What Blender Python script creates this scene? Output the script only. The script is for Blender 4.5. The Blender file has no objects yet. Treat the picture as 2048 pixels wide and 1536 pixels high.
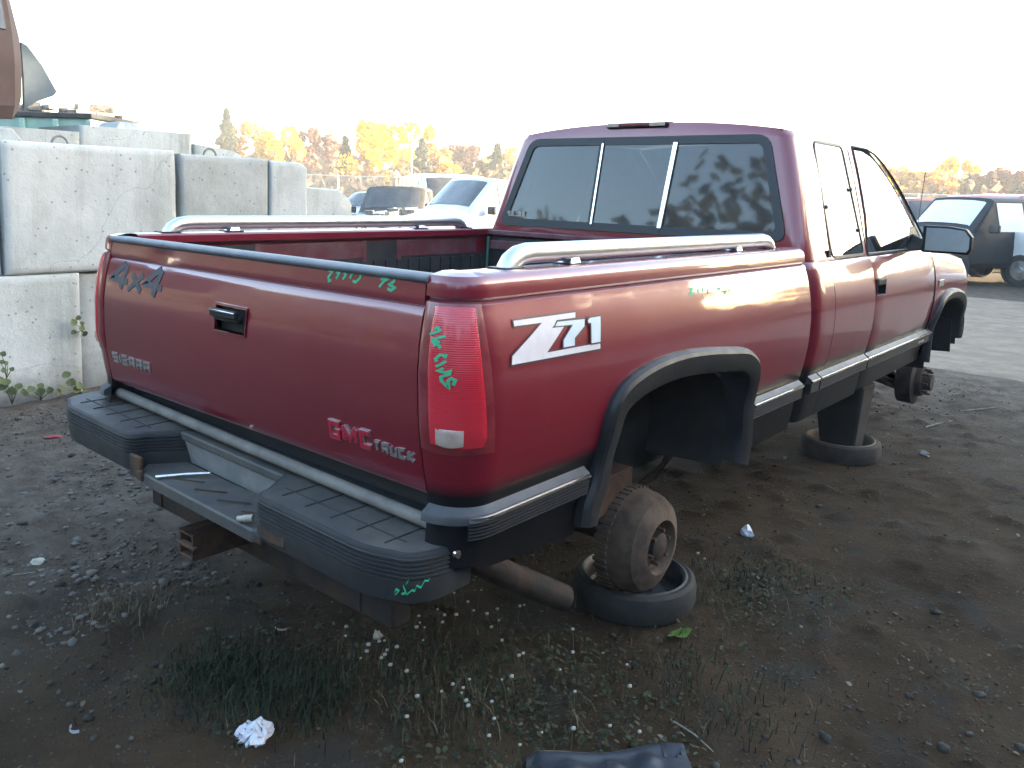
import bpy, bmesh, math, random
import numpy as np
from mathutils import Vector, Matrix
random.seed(7); rng = np.random.default_rng(7)
sc = bpy.context.scene
COL = sc.collection

# ------------------------------------------------------------------ camera, sky, sun, exposure
CAM = Vector((2.2291, -1.3863, 1.5256))
AX_R = Vector((0.76668194, 0.6412521, 0.03153656))
AX_U = Vector((-0.10561347, 0.07751582, 0.99138141))
AX_F = Vector((-0.63328082, 0.7634049, -0.12715484))
cam = bpy.data.cameras.new('camera'); cam_o = bpy.data.objects.new('camera', cam); COL.objects.link(cam_o)
m3 = Matrix((AX_R, AX_U, -AX_F)).transposed()
cam_o.matrix_world = Matrix.Translation(CAM) @ m3.to_4x4()
cam.sensor_width = 36.0; cam.lens = 1659.15 / 2048 * 36.0
cam.shift_y = -167.8 / 2048
cam.clip_start = 0.05; cam.clip_end = 2000
sc.camera = cam_o

SUN_EL, SUN_AZ = math.radians(11.5), math.radians(47.0)      # compass style: 0 = +Y, 90 = +X
S_DIR = Vector((math.sin(SUN_AZ) * math.cos(SUN_EL), math.cos(SUN_AZ) * math.cos(SUN_EL), math.sin(SUN_EL)))
w = bpy.data.worlds.new('World'); sc.world = w; w.use_nodes = True
nt = w.node_tree; nt.nodes.clear()
sky = nt.nodes.new('ShaderNodeTexSky'); sky.sky_type = 'NISHITA'; sky.sun_disc = False
sky.sun_elevation = SUN_EL; sky.sun_rotation = SUN_AZ; sky.altitude = 100; sky.air_density = 1.05; sky.dust_density = 1.7; sky.ozone_density = 1.0
bg = nt.nodes.new('ShaderNodeBackground'); bg.inputs['Strength'].default_value = 0.15
wo = nt.nodes.new('ShaderNodeOutputWorld')
nt.links.new(sky.outputs[0], bg.inputs[0]); nt.links.new(bg.outputs[0], wo.inputs[0])
sun = bpy.data.lights.new('sun', 'SUN'); sun.energy = 5.0; sun.angle = math.radians(0.6); sun.color = (1.0, 0.84, 0.58)
sun_o = bpy.data.objects.new('sun', sun); COL.objects.link(sun_o)
sun_o.rotation_euler = S_DIR.to_track_quat('Z', 'Y').to_euler()
sc.view_settings.view_transform = 'Standard'; sc.view_settings.look = 'None'
sc.view_settings.exposure = 3.25; sc.view_settings.gamma = 1.0; sc.view_settings.use_curve_mapping = False
sc.cycles.max_bounces = 8; sc.cycles.transparent_max_bounces = 16
sc.cycles.use_denoising = True

# ------------------------------------------------------------------ mesh helpers
class MB:
    def __init__(s): s.v = []; s.f = []; s.m = []
    def add(s, vs, fs, mi=0):
        b = len(s.v); s.v += [tuple(p) for p in vs]
        for f in fs: s.f.append(tuple(i + b for i in f)); s.m.append(mi)
        return s
    def grid(s, rows, skip=None, mi=0, flip=False, mif=None):
        n = len(rows[0]); b = len(s.v)
        for r in rows: s.v += [tuple(p) for p in r]
        for i in range(len(rows) - 1):
            for j in range(n - 1):
                if skip and skip(i, j): continue
                q = (b + i * n + j, b + i * n + j + 1, b + (i + 1) * n + j + 1, b + (i + 1) * n + j)
                s.f.append(q[::-1] if flip else q); s.m.append(mif(i, j) if mif else mi)
        return s
    def box(s, c, d, rz=0.0, mi=0, M=None):
        vs = []
        for sx in (-.5, .5):
            for sy in (-.5, .5):
                for sz in (-.5, .5): vs.append(Vector((sx * d[0], sy * d[1], sz * d[2])))
        R_ = M if M is not None else Matrix.Rotation(rz, 3, 'Z')
        vs = [R_ @ p + Vector(c) for p in vs]
        return s.add(vs, [(0, 1, 3, 2), (4, 6, 7, 5), (0, 4, 5, 1), (2, 3, 7, 6), (0, 2, 6, 4), (1, 5, 7, 3)], mi)
    def prism(s, poly, vec, mi=0):
        n = len(poly); vec = Vector(vec); a = [Vector(p) for p in poly]; b = [p + vec for p in a]
        return s.add(a + b, [tuple(range(n))[::-1], tuple(range(n, 2 * n))] + [(i, (i + 1) % n, n + (i + 1) % n, n + i) for i in range(n)], mi)
    def tube(s, path, rad, seg=12, cap=True, mi=0, squash=1.0):
        P = [Vector(p) for p in path]; n = len(P); rr = rad if isinstance(rad, (list, tuple)) else [rad] * n
        up = None; rings = []
        for i in range(n):
            t = (P[min(i + 1, n - 1)] - P[max(i - 1, 0)]).normalized()
            if up is None:
                up = t.orthogonal().normalized()
            up = (up - t * up.dot(t)).normalized(); sd = t.cross(up)
            rings.append([P[i] + (up * math.cos(2 * math.pi * k / seg) + sd * math.sin(2 * math.pi * k / seg) * squash) * rr[i] for k in range(seg + 1)])
        b = len(s.v)
        s.grid(rings, mi=mi)
        if cap:
            s.f.append(tuple(b + k for k in range(seg))[::-1]); s.m.append(mi)
            e = b + (n - 1) * (seg + 1); s.f.append(tuple(e + k for k in range(seg))); s.m.append(mi)
        return s
    def lathe(s, prof, c, ax=(0, 0, 1), seg=32, mi=0, mif=None):
        ax = Vector(ax).normalized(); u = ax.orthogonal().normalized(); v = ax.cross(u); c = Vector(c)
        rows = [[c + ax * h + (u * math.cos(2 * math.pi * k / seg) + v * math.sin(2 * math.pi * k / seg)) * r for k in range(seg + 1)] for r, h in prof]
        return s.grid(rows, mi=mi, mif=mif)
    def xf(s, M):
        s.v = [tuple(M @ Vector(p)) for p in s.v]; return s

def finish(me, angle=35, weld=1e-5):
    bm = bmesh.new(); bm.from_mesh(me)
    if weld: bmesh.ops.remove_doubles(bm, verts=bm.verts, dist=weld)
    bmesh.ops.dissolve_degenerate(bm, dist=1e-6, edges=bm.edges)
    bmesh.ops.recalc_face_normals(bm, faces=bm.faces)
    for f in bm.faces: f.smooth = True
    a = math.radians(angle)
    for e in bm.edges:
        if len(e.link_faces) == 2 and e.calc_face_angle(0) > a: e.smooth = False
    bm.to_mesh(me); bm.free()

def obj(name, mb, mats, parent=None, angle=35, bevel=0, loc=None, weld=1e-5, seg=2):
    me = bpy.data.meshes.new(name); me.from_pydata(mb.v, [], mb.f)
    mats = mats if isinstance(mats, (list, tuple)) else [mats]
    for m in mats: me.materials.append(m)
    me.polygons.foreach_set('material_index', mb.m)
    finish(me, angle, weld)
    o = bpy.data.objects.new(name, me); COL.objects.link(o)
    if parent: o.parent = parent
    if loc: o.location = loc
    if bevel:
        b = o.modifiers.new('bevel', 'BEVEL'); b.width = bevel; b.segments = seg; b.limit_method = 'ANGLE'; b.angle_limit = math.radians(40)
        b.harden_normals = False
    return o

def tag(o, label=None, cat=None, group=None, kind=None):
    if label: o['label'] = label
    if cat: o['category'] = cat
    if group: o['group'] = group
    if kind: o['kind'] = kind
    return o
def thing(name, label, cat, loc=(0, 0, 0), rz=0.0, group=None):
    o = bpy.data.objects.new(name, None); COL.objects.link(o); o.location = loc; o.rotation_euler = (0, 0, rz)
    o.empty_display_size = .1
    return tag(o, label, cat, group)
def dup(root, loc=None, rz=None, label=None, scale=None):
    r = root.copy(); COL.objects.link(r)
    if loc is not None: r.location = loc
    if rz is not None: r.rotation_euler = (0, 0, rz)
    if label: r['label'] = label
    if scale: r.scale = scale
    for ch in list(root.children):
        c = ch.copy(); COL.objects.link(c); c.parent = r
        for g in list(ch.children):
            d = g.copy(); COL.objects.link(d); d.parent = c
    return r

# ------------------------------------------------------------------ materials
def nodes(name):
    m = bpy.data.materials.new(name); m.use_nodes = True
    n = m.node_tree; return m, n, n.nodes['Principled BSDF']
def add(n, t, **k):
    x = n.nodes.new(t)
    for a, b in k.items(): setattr(x, a, b)
    return x
def noise(n, scale, detail=4, rough=.6, vec=None, dist=0.0):
    x = add(n, 'ShaderNodeTexNoise'); x.inputs['Scale'].default_value = scale; x.inputs['Detail'].default_value = detail
    x.inputs['Roughness'].default_value = rough; x.inputs['Distortion'].default_value = dist
    if vec is not None: n.links.new(vec, x.inputs['Vector'])
    return x.outputs['Fac']
def rng_(n, f, a, b, c=0.0, d=1.0):
    x = add(n, 'ShaderNodeMapRange'); x.inputs[1].default_value = a; x.inputs[2].default_value = b; x.inputs[3].default_value = c; x.inputs[4].default_value = d
    n.links.new(f, x.inputs[0]); return x.outputs[0]
def mix(n, f, a, b):
    x = add(n, 'ShaderNodeMix', data_type='RGBA')
    if isinstance(f, float): x.inputs[0].default_value = f
    else: n.links.new(f, x.inputs[0])
    for v, s in ((a, 6), (b, 7)):
        if isinstance(v, tuple): x.inputs[s].default_value = (*v, 1)
        else: n.links.new(v, x.inputs[s])
    return x.outputs[2]
def math_(n, op, a, b=None):
    x = add(n, 'ShaderNodeMath', operation=op)
    for i, v in enumerate((a, b)):
        if v is None: continue
        if isinstance(v, (int, float)): x.inputs[i].default_value = v
        else: n.links.new(v, x.inputs[i])
    return x.outputs[0]
def coord(n, which='Object'): return add(n, 'ShaderNodeTexCoord').outputs[which]
def bump(n, p, f, strength, dist=.01):
    x = add(n, 'ShaderNodeBump'); x.inputs['Strength'].default_value = strength; x.inputs['Distance'].default_value = dist
    n.links.new(f, x.inputs['Height']); n.links.new(x.outputs[0], p.inputs['Normal']); return x
def M(name, c1, c2=None, rough=.5, metal=0., coat=0., coat_r=.1, scale=6, lo=.4, hi=.65, bmp=0., bscale=40, bdist=.004, rvar=0., spec=.5):
    m, n, p = nodes(name); co = coord(n)
    if c2 is not None:
        n.links.new(mix(n, rng_(n, noise(n, scale, 6, .65, co), lo, hi), c1, c2), p.inputs['Base Color'])
    else: p.inputs['Base Color'].default_value = (*c1, 1)
    p.inputs['Roughness'].default_value = rough; p.inputs['Metallic'].default_value = metal
    p.inputs['Coat Weight'].default_value = coat; p.inputs['Coat Roughness'].default_value = coat_r
    p.inputs['Specular IOR Level'].default_value = spec
    if rvar: n.links.new(rng_(n, noise(n, scale * 2.3, 5, .6, co), .3, .7, rough - rvar, rough + rvar), p.inputs['Roughness'])
    if bmp: bump(n, p, noise(n, bscale, 5, .6, co), bmp, bdist)
    return m

def paint(name, red, dusty, black_low=False):
    m, n, p = nodes(name); co = coord(n)
    sp = add(n, 'ShaderNodeSeparateXYZ'); n.links.new(co, sp.inputs[0])
    c = mix(n, rng_(n, noise(n, 1.3, 3, .5, co), .3, .7), red, tuple(x * .86 for x in red))
    up = add(n, 'ShaderNodeNewGeometry'); su = add(n, 'ShaderNodeSeparateXYZ'); n.links.new(up.outputs['Normal'], su.inputs[0])
    # settled dust on faces that look upward, thin film of grime in streaks
    dust = math_(n, 'MULTIPLY', rng_(n, su.outputs[2], .35, .95, 0, .42), rng_(n, noise(n, 9, 6, .7, co), .3, .7, .35, 1))
    mp = add(n, 'ShaderNodeMapping'); mp.inputs['Scale'].default_value = (14, 14, .9); n.links.new(co, mp.inputs[0])
    streak = math_(n, 'MULTIPLY', rng_(n, noise(n, 1.0, 5, .65, mp.outputs[0]), .55, .8, 0, .06), rng_(n, noise(n, 2.2, 3, .5, co), .4, .6))
    spk = rng_(n, noise(n, 420, 2, .5, co), .71, .78, 0, .22)
    tot = math_(n, 'MAXIMUM', math_(n, 'MAXIMUM', dust, streak), spk)
    c = mix(n, tot, c, dusty)
    cw = None
    if black_low:
        f = rng_(n, math_(n, 'ADD', sp.outputs[2], math_(n, 'MULTIPLY', noise(n, 3, 3, .5, co), .03)), .812, .850, 1, 0)
        c = mix(n, f, c, (.008, .008, .010)); cw = rng_(n, f, 0, 1, 1.0, .22); n.links.new(rng_(n, f, 0, 1, .5, .2), p.inputs['Specular IOR Level'])
    n.links.new(c, p.inputs['Base Color'])
    p.inputs['Metallic'].default_value = .12
    n.links.new(rng_(n, tot, 0, .5, .34, .65), p.inputs['Roughness'])
    p.inputs['Coat Weight'].default_value = 1.0
    if cw is not None: n.links.new(cw, p.inputs['Coat Weight'])
    p.inputs['Coat IOR'].default_value = 1.56
    n.links.new(math_(n, 'ADD', math_(n, 'ADD', rng_(n, noise(n, 2.4, 7, .68, co), .38, .68, .02, .075), rng_(n, noise(n, 38, 4, .6, co), .55, .7, 0, .04)), math_(n, 'MULTIPLY', tot, .35)), p.inputs['Coat Roughness'])
    b = bump(n, p, math_(n, 'ADD', noise(n, 3.2, 2, .4, co), math_(n, 'MULTIPLY', noise(n, 160, 3, .5, co), .015)), .25, .012)
    n.links.new(b.outputs[0], p.inputs['Coat Normal'])
    return m

def glass(name, tint, trans, rough=.02, ior=1.5):
    m, n, p = nodes(name); n.nodes.remove(p); out = n.nodes['Material Output']
    t = add(n, 'ShaderNodeBsdfTransparent'); t.inputs[0].default_value = (*tint, 1)
    g = add(n, 'ShaderNodeBsdfGlossy'); g.inputs['Roughness'].default_value = rough; g.inputs['Color'].default_value = (1, 1, 1, 1)
    d = add(n, 'ShaderNodeBsdfDiffuse'); d.inputs[0].default_value = (.35, .34, .33, 1)
    fr = add(n, 'ShaderNodeFresnel'); fr.inputs[0].default_value = ior
    s1 = add(n, 'ShaderNodeMixShader'); s2 = add(n, 'ShaderNodeMixShader')
    co = coord(n); n.links.new(rng_(n, noise(n, 7, 6, .7, co), .45, .8, 1 - trans, 1 - trans + .06), s1.inputs[0])
    n.links.new(t.outputs[0], s1.inputs[1]); n.links.new(d.outputs[0], s1.inputs[2])
    n.links.new(fr.outputs[0], s2.inputs[0]); n.links.new(s1.outputs[0], s2.inputs[1]); n.links.new(g.outputs[0], s2.inputs[2])
    n.links.new(s2.outputs[0], out.inputs[0]); return m

RED = (.185, .0035, .0175)
MAT = dict(
    paint=paint('red_paint', RED, (.26, .19, .19)),
    paint_low=paint('red_paint_black_sill', RED, (.26, .19, .19), True),
    plastic=M('black_plastic', (.012, .012, .014), (.022, .022, .024), .5, scale=9, bmp=.15, bscale=300, bdist=.001, rvar=.08, spec=.3),
    pad=M('step_pad_rubber', (.060, .058, .055), (.095, .085, .072), .6, scale=7, bmp=.35, bscale=220, bdist=.002, rvar=.1),
    pad_joint=M('pad_joint', (.035, .034, .034), None, .8),
    rust_edge=M('edge_rust', (.018, .018, .019), (.085, .040, .018), .85, scale=16, lo=.35, hi=.6, bmp=.6, bscale=70, bdist=.003),
    paint_shaded=M('red_paint_shaded', (.10, .014, .022), (.14, .07, .075), .6, scale=6, bmp=.2),  # darker dusty copy of the red paint, bed shade put into its colour
    bumper=M('bumper_plastic', (.019, .0195, .021), (.032, .032, .033), .55, scale=9, bmp=.2, bscale=260, bdist=.001, rvar=.08),
    ribs=M('ribbed_plastic', (.012, .013, .016), (.018, .019, .022), .75, scale=9, spec=.15),
    ledge=M('faded_trim', (.045, .047, .052), (.07, .07, .074), .5, scale=12, rvar=.08),
    cap=M('faded_cap', (.12, .125, .135), (.17, .17, .175), .55, scale=10, bmp=.2, bscale=200, bdist=.001),
    rubber=M('rubber_seal', (.014, .015, .017), None, .5),
    chrome=M('bright_strip', (.80, .80, .82), (.60, .58, .55), .16, 1., scale=30, rvar=.06),
    rail=M('brushed_rail', (.66, .67, .69), None, .38, 1.),
    rust=M('rusty_steel', (.055, .030, .020), (.11, .055, .030), .8, .2, scale=14, bmp=.6, bscale=60, bdist=.004),
    rust_dark=M('dark_rusty_steel', (.022, .017, .015), (.055, .032, .022), .8, .2, scale=10, bmp=.6, bscale=50, bdist=.004),
    rust_orange=M('orange_rust', (.20, .085, .03), (.06, .035, .025), .85, 0, scale=25, bmp=.6, bscale=70, bdist=.003),
    dirty_drum=M('dusty_brake_drum', (.12, .080, .053), (.045, .030, .022), .85, .1, scale=9, bmp=.5, bscale=70, bdist=.003),
    under=M('underbody', (.014, .013, .013), (.026, .022, .019), .85, 0, scale=8, bmp=.4),
    liner=M('bed_liner', (.012, .013, .016), (.028, .028, .030), .55, scale=8, bmp=.3, bscale=120, bdist=.002),
    lamp=None,
    clearlens=M('clear_lens', (.50, .38, .32), (.40, .27, .23), .18, coat=1, coat_r=.05, scale=30),
    green=M('green_marker', (.035, .36, .17), (.05, .44, .22), .6, scale=40),
    decal=M('decal_white', (.62, .56, .56), (.70, .66, .66), .4, coat=.3, scale=14),
    decal_b=M('decal_silver', (.52, .60, .64), (.60, .66, .70), .35, coat=.3, scale=14),
    decal_k=M('decal_outline', (.022, .022, .035), None, .45),
    decal_g=M('worn_decal', (.055, .065, .065), (.10, .08, .085), .7, scale=60),
    badge_red=M('badge_red', (.42, .010, .035), None, .3, coat=.6),
    badge=M('badge_silver', (.62, .62, .60), (.45, .45, .43), .3, .85, scale=80),
    seat=M('seat_cloth', (.028, .026, .028), (.05, .045, .045), .95, scale=20),
    dash=M('dash_plastic', (.02, .02, .024), None, .7),
    glass=glass('clear_glass', (.82, .88, .86), .985),
    tint=glass('tinted_glass', (.16, .18, .19), .90, .035),  # diffuse film raised in place of missing sky reflection
    mirror=M('mirror_face', (.42, .46, .46), (.34, .38, .38), .35, .4, scale=5),
)
def lamp_mat(name, c1, c2):
    m, n, p = nodes(name); co = coord(n)
    n.links.new(mix(n, rng_(n, noise(n, 3, 3, .5, co), .35, .65), c1, c2), p.inputs['Base Color'])
    p.inputs['Roughness'].default_value = .16; p.inputs['Coat Weight'].default_value = .8; p.inputs['Coat Roughness'].default_value = .08
    p.inputs['Subsurface Weight'].default_value = .0
    wv = add(n, 'ShaderNodeTexWave', wave_type='BANDS', bands_direction='Z'); wv.inputs['Scale'].default_value = 60; n.links.new(co, wv.inputs[0])
    bump(n, p, wv.outputs['Fac'], .25, .0015); return m
MAT['lamp'] = lamp_mat('red_lens', (.52, .012, .030), (.60, .030, .045))
MAT['lamp_dark'] = M('red_lens_border', (.16, .010, .018), (.22, .03, .035), .3, coat=.5, scale=20)
# ------------------------------------------------------------------ surface of the bed side and tailgate (metres)
import math
OZ=[(.44,-.045),(.52,-.03),(.60,-.012),(.68,0),(.75,.008),(.85,.030),(.95,.043),(1.03,.045),(1.10,.04),(1.17,.028),(1.22,.015),(1.26,.002),(1.27,0),(1.30,-.003),(1.318,-.008),(1.33,-.020)]
RZ=[(.60,.03),(.70,.015),(.785,.006),(.85,.017),(.92,.027),(1.0,.034),(1.08,.034),(1.16,.027),(1.22,.015),(1.255,.007),(1.315,.0),(1.33,-.010)]
def herm(T,z):
    if z<=T[0][0]: return T[0][1]
    if z>=T[-1][0]: return T[-1][1]
    for i in range(len(T)-1):
        if T[i][0]<=z<=T[i+1][0]: break
    def sl(j):
        if j<=0 or j>=len(T)-1:
            a,b=(T[0],T[1]) if j<=0 else (T[-2],T[-1]); return (b[1]-a[1])/(b[0]-a[0])
        d0=(T[j][1]-T[j-1][1])/(T[j][0]-T[j-1][0]); d1=(T[j+1][1]-T[j][1])/(T[j+1][0]-T[j][0])
        return 0 if d0*d1<=0 else 2*d0*d1/(d0+d1)
    h=T[i+1][0]-T[i][0]; t=(z-T[i][0])/h
    return (2*t**3-3*t*t+1)*T[i][1]+(t**3-2*t*t+t)*h*sl(i)+(-2*t**3+3*t*t)*T[i+1][1]+(t**3-t*t)*h*sl(i+1)
def o_(z): return herm(OZ,z)
def r_(z): return herm(RZ,z)
BW,CR,X0=.94,.09,.82   # half width, corner radius, tailgate edge
S1=BW-CR-X0; S2=S1+CR*math.pi/2
def side_pt(s,z,d=0.0):
    "s runs along the plan of the bed side from the tailgate edge, round the rear corner, forward"
    xe=.816+.021*(1.31-z)/.53
    if s<S1: a=-math.pi/2; x,y=X0+s,0.
    elif s<S2:
        a=-math.pi/2+(s-S1)/CR; x,y=BW-CR+CR*math.cos(a),CR+CR*math.sin(a)
    else: a=0.; x,y=BW,CR+s-S2
    k=math.sin(a)**2
    f=(1-k)*o_(z)+k*r_(z)+d
    x+=f*math.cos(a); y+=f*math.sin(a)
    if s<S1: x+=(xe-X0)*(1-s/S1)
    return x,y,z
# ================================================================== the pickup
truck = thing('pickup_truck', 'red extended cab pickup without wheels, standing on bare brake drums', 'pickup truck', (0, 0, 0))
SD = (1, -1)
def mir(mb, sx):
    if sx < 0: mb.v = [(-x, y, z) for x, y, z in mb.v]
    return mb
# ---- wheel arch outlines (Y, z) on the side of the body
ARCH_R = [(.475, .60), (.49, .665), (.53, .735), (.54, .83), (.555, .93), (.60, .985), (.68, 1.017), (.80, 1.038), (.95, 1.045), (1.12, 1.036), (1.28, 1.018), (1.42, 1.0), (1.50, .972), (1.55, .935), (1.578, .88), (1.592, .80), (1.598, .70), (1.597, .60), (1.575, .52)]
ARCH_F = [(4.215, .56), (4.222, .66), (4.235, .76), (4.26, .86), (4.31, .93), (4.39, .972), (4.52, .995), (4.66, .998), (4.80, .985), (4.93, .955), (5.03, .90), (5.09, .82), (5.12, .72), (5.13, .62)]
def zb_arch(A, y, base, inset=.028):
    ys = [a[0] for a in A]; 
    lo, hi = min(ys) + inset, max(ys) - inset
    if y <= lo or y >= hi: return base
    return max(base, float(np.interp(y, [a[0] for a in A], [a[1] for a in A])) - inset * .7)
def arch_cols(A, inset=.028):
    lo, hi = min(a[0] for a in A) + inset, max(a[0] for a in A) - inset
    return [lo - .001, lo + .001] + [lo + .001 + (hi - lo - .002) * k / 30 for k in range(1, 30)] + [hi - .001, hi + .001]
# ---- bed sides
ZR = [.545, .60, .64, .68, .72, .76, .80, .84, .88, .92, .96, 1.0, 1.04, 1.08, 1.11, 1.14, 1.17, 1.20, 1.225, 1.245, 1.262, 1.2675, 1.2705, 1.2735, 1.279, 1.295, 1.31, 1.32, 1.328]
GROOVE = {1.2675: -.006, 1.2705: -.011, 1.2735: -.006}
ybed = [S2 + (y - CR) for y in sorted([.10, .14, .2, .28, .36, .43] + arch_cols(ARCH_R) + [1.66, 1.75, 1.85, 1.95, 2.03, 2.08, 2.098])]
scols = [0, .012, S1] + [S1 + (S2 - S1) * k / 9 for k in range(1, 10)] + ybed
def zlow(s):
    if s < S2: return .635 - .03 * s / S2
    y = CR + s - S2
    return zb_arch(ARCH_R, y, .60 - .055 * min(1, y / .6))
for sx in SD:
    mb = MB(); rows = []
    for z in ZR:
        rows.append([side_pt(s, max(z, zlow(s)), GROOVE.get(z, 0) if max(z, zlow(s)) == z else 0) for s in scols])
    # roll over the rail and down the inside
    for d, z in ((-.028, 1.3335), (-.042, 1.336), (-.10, 1.3355), (-.128, 1.333), (-.135, 1.326), (-.135, 1.300), (-.120, 1.293), (-.105, 1.288), (-.105, 1.20), (-.092, 1.19), (-.085, 1.06)):
        r = []
        for s in scols:
            dd = d
            if s < S2: dd = max(d, -.078 - .0 * s)
            x, y, _ = side_pt(s, 1.328, dd - o_(1.328) if s >= S2 else dd)
            r.append((max(x, .80), max(y, .015 if s < S1 else 0), z))
        rows.append(r)
    mb.grid(rows)
    e = len(scols)                                # front end cap
    b = [(i * e + e - 1) for i in range(len(ZR) + 4)]
    mb.f.append(tuple(b)); mb.m.append(0)
    obj('bed_side', mir(mb, sx), MAT['paint_low'], truck, 30)
# ---- bed interior
mb = MB(); mb.box((0, 1.06, .845), (1.14, 2.06, .02)); [mb.box((q_ * .705, y_, .845), (.27, l_, .02)) for q_ in SD for y_, l_ in ((.27, .44), (1.86, .44))]; mb.box((0, 2.075, 1.06), (1.66, .03, .45))
for k in range(14): mb.box((-.54 + k * .083, 1.06, .858), (.04, 2.0, .012))
for sx in SD:
    mb.box((sx * .836, 1.06, 1.10), (.014, 2.04, .195))
    for k in range(26): mb.box((sx * .826, .12 + k * .076, 1.10), (.010, .03, .17))
obj('bed_liner', mb, MAT['liner'], truck)
mb = MB()
mb.prism([(-.86, 2.045, 1.30), (-.86, 2.045, 1.325), (-.86, 2.095, 1.325), (-.86, 2.095, .60), (-.86, 2.085, .60), (-.86, 2.085, 1.30)], (1.72, 0, 0))
mb.box((0, 2.06, 1.245), (1.62, .02, .05))
obj('bed_front_panel', mb, MAT['paint_shaded'], truck, bevel=.004)
for sx in SD:
    for y0, y1 in ((.24, .60), (1.20, 1.40)):
        mb = MB(); mb.box((sx * .836, (y0 + y1) / 2, 1.215), (.012, y1 - y0, .13)); obj('recess_shade_box', mb, MAT['liner'], truck, bevel=.004)  # dark box put in place of the shade of a recess
    for y0, y1 in ((.62, 1.18), (1.42, 1.98)):
        mb = MB(); mb.box((sx * .838, (y0 + y1) / 2, 1.238), (.02, y1 - y0, .085)); obj('inner_panel', mb, MAT['paint_shaded'], truck, bevel=.006)
    for y in (.61, 1.19, 1.41): mb = MB(); mb.box((sx * .842, y, 1.23), (.03, .03, .11)); obj('stake_post', mb, MAT['paint_shaded'], truck, bevel=.006)
# ---- tailgate
def gate_pt(x, z, d=0.0):
    dent = .011 * math.exp(-((x + .44) / .07) ** 2 - ((z - 1.278) / .03) ** 2)
    return (x, -r_(z) - d + dent, z)
HX0, HX1, HZ0, HZ1 = -.072, .090, 1.086, 1.163
gx = sorted(set([-1 + 2 * k / 44 for k in range(45)])) 
ZT = [.785, .792, .80, .82, .85, .88, .92, .96, 1.0, 1.04, HZ0, 1.11, 1.135, HZ1, 1.185, 1.205, 1.225, 1.24, 1.2475, 1.2505, 1.2535, 1.262, 1.275, 1.29, 1.305, 1.315]
GT = {1.2475: -.003, 1.2505: -.007, 1.2535: -.003, .785: -.012, .792: -.004, 1.315: -.008}
def gxs(z):
    xe = .816 + .021 * (1.31 - z) / .53 - .005
    out = [xe * t for t in gx]
    i0 = min(range(len(out)), key=lambda i: abs(out[i] - HX0)); i1 = min(range(len(out)), key=lambda i: abs(out[i] - HX1))
    out[i0] = HX0; out[i1] = HX1
    return out, i0, i1
mb = MB(); rows = [[gate_pt(x, z, GT.get(z, 0)) for x in gxs(z)[0]] for z in ZT]
_, hi0, hi1 = gxs(1.12); hz0, hz1 = ZT.index(HZ0), ZT.index(HZ1)
mb.grid(rows, skip=lambda i, j: hz0 <= i < hz1 and hi0 <= j < hi1)
back = [[(x, .055, z) for x in gxs(z)[0]] for z in ZT]
mb.grid(back)
for side in (0, -1): mb.grid([[r[side] for r in rows], [r[side] for r in back]])
mb.grid([rows[0], back[0]]); mb.grid([rows[-1], back[-1]])
tg = obj('tailgate', mb, MAT['paint'], truck, 30)
# handle: raised lip round a pocket, with a bar lever
mb = MB()
def lip(x0, x1, z0, z1, w, d0, d1):
    for (a, b) in (((x0 - w, z1), (x1 + w, z1 + w)), ((x0 - w, z0 - w), (x1 + w, z0)), ((x0 - w, z0), (x0, z1)), ((x1, z0), (x1 + w, z1))):
        q = [gate_pt(a[0], a[1], d1), gate_pt(b[0], a[1], d1), gate_pt(b[0], b[1], d1), gate_pt(a[0], b[1], d1)]
        r = [gate_pt(a[0], a[1], d0), gate_pt(b[0], a[1], d0), gate_pt(b[0], b[1], d0), gate_pt(a[0], b[1], d0)]
        mb.add(q + r, [(0, 1, 2, 3), (0, 4, 5, 1), (1, 5, 6, 2), (2, 6, 7, 3), (3, 7, 4, 0)])
lip(HX0, HX1, HZ0, HZ1, .007, -.03, .004)
obj('handle_surround', mb, MAT['paint'], tg, bevel=.002)
mb = MB(); yb = -.012
mb.add([(HX0, yb, HZ0), (HX1, yb, HZ0), (HX1, yb, HZ1), (HX0, yb, HZ1)], [(0, 1, 2, 3)])
for a, b in (((HX0, HZ0), (HX1, HZ0)), ((HX1, HZ0), (HX1, HZ1)), ((HX1, HZ1), (HX0, HZ1)), ((HX0, HZ1), (HX0, HZ0))):
    mb.add([(a[0], yb, a[1]), (b[0], yb, b[1]), gate_pt(b[0], b[1], -.004), gate_pt(a[0], a[1], -.004)], [(0, 1, 2, 3)])
obj('handle_pocket', mb, MAT['plastic'], tg)
mb = MB(); mb.box((.004, -.050, 1.143), (.142, .016, .026)); mb.box((.004, -.036, 1.128), (.138, .02, .02))
hd = obj('handle', mb, MAT['plastic'], tg, bevel=.005)
mb = MB(); mb.box((.004, -.0585, 1.150), (.136, .004, .006)); obj('handle_edge', mb, MAT['chrome'], tg, bevel=.0015)
# top cap
mb = MB(); prof = [(-.010, 1.313), (-.011, 1.321), (-.005, 1.326), (.02, 1.329), (.05, 1.327), (.060, 1.320), (.060, 1.305), (.0, 1.305)]
mb.prism([(-.818, y, z) for y, z in prof], (1.636, 0, 0)); obj('tailgate_cap', mb, MAT['cap'], tg, bevel=.003)

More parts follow.
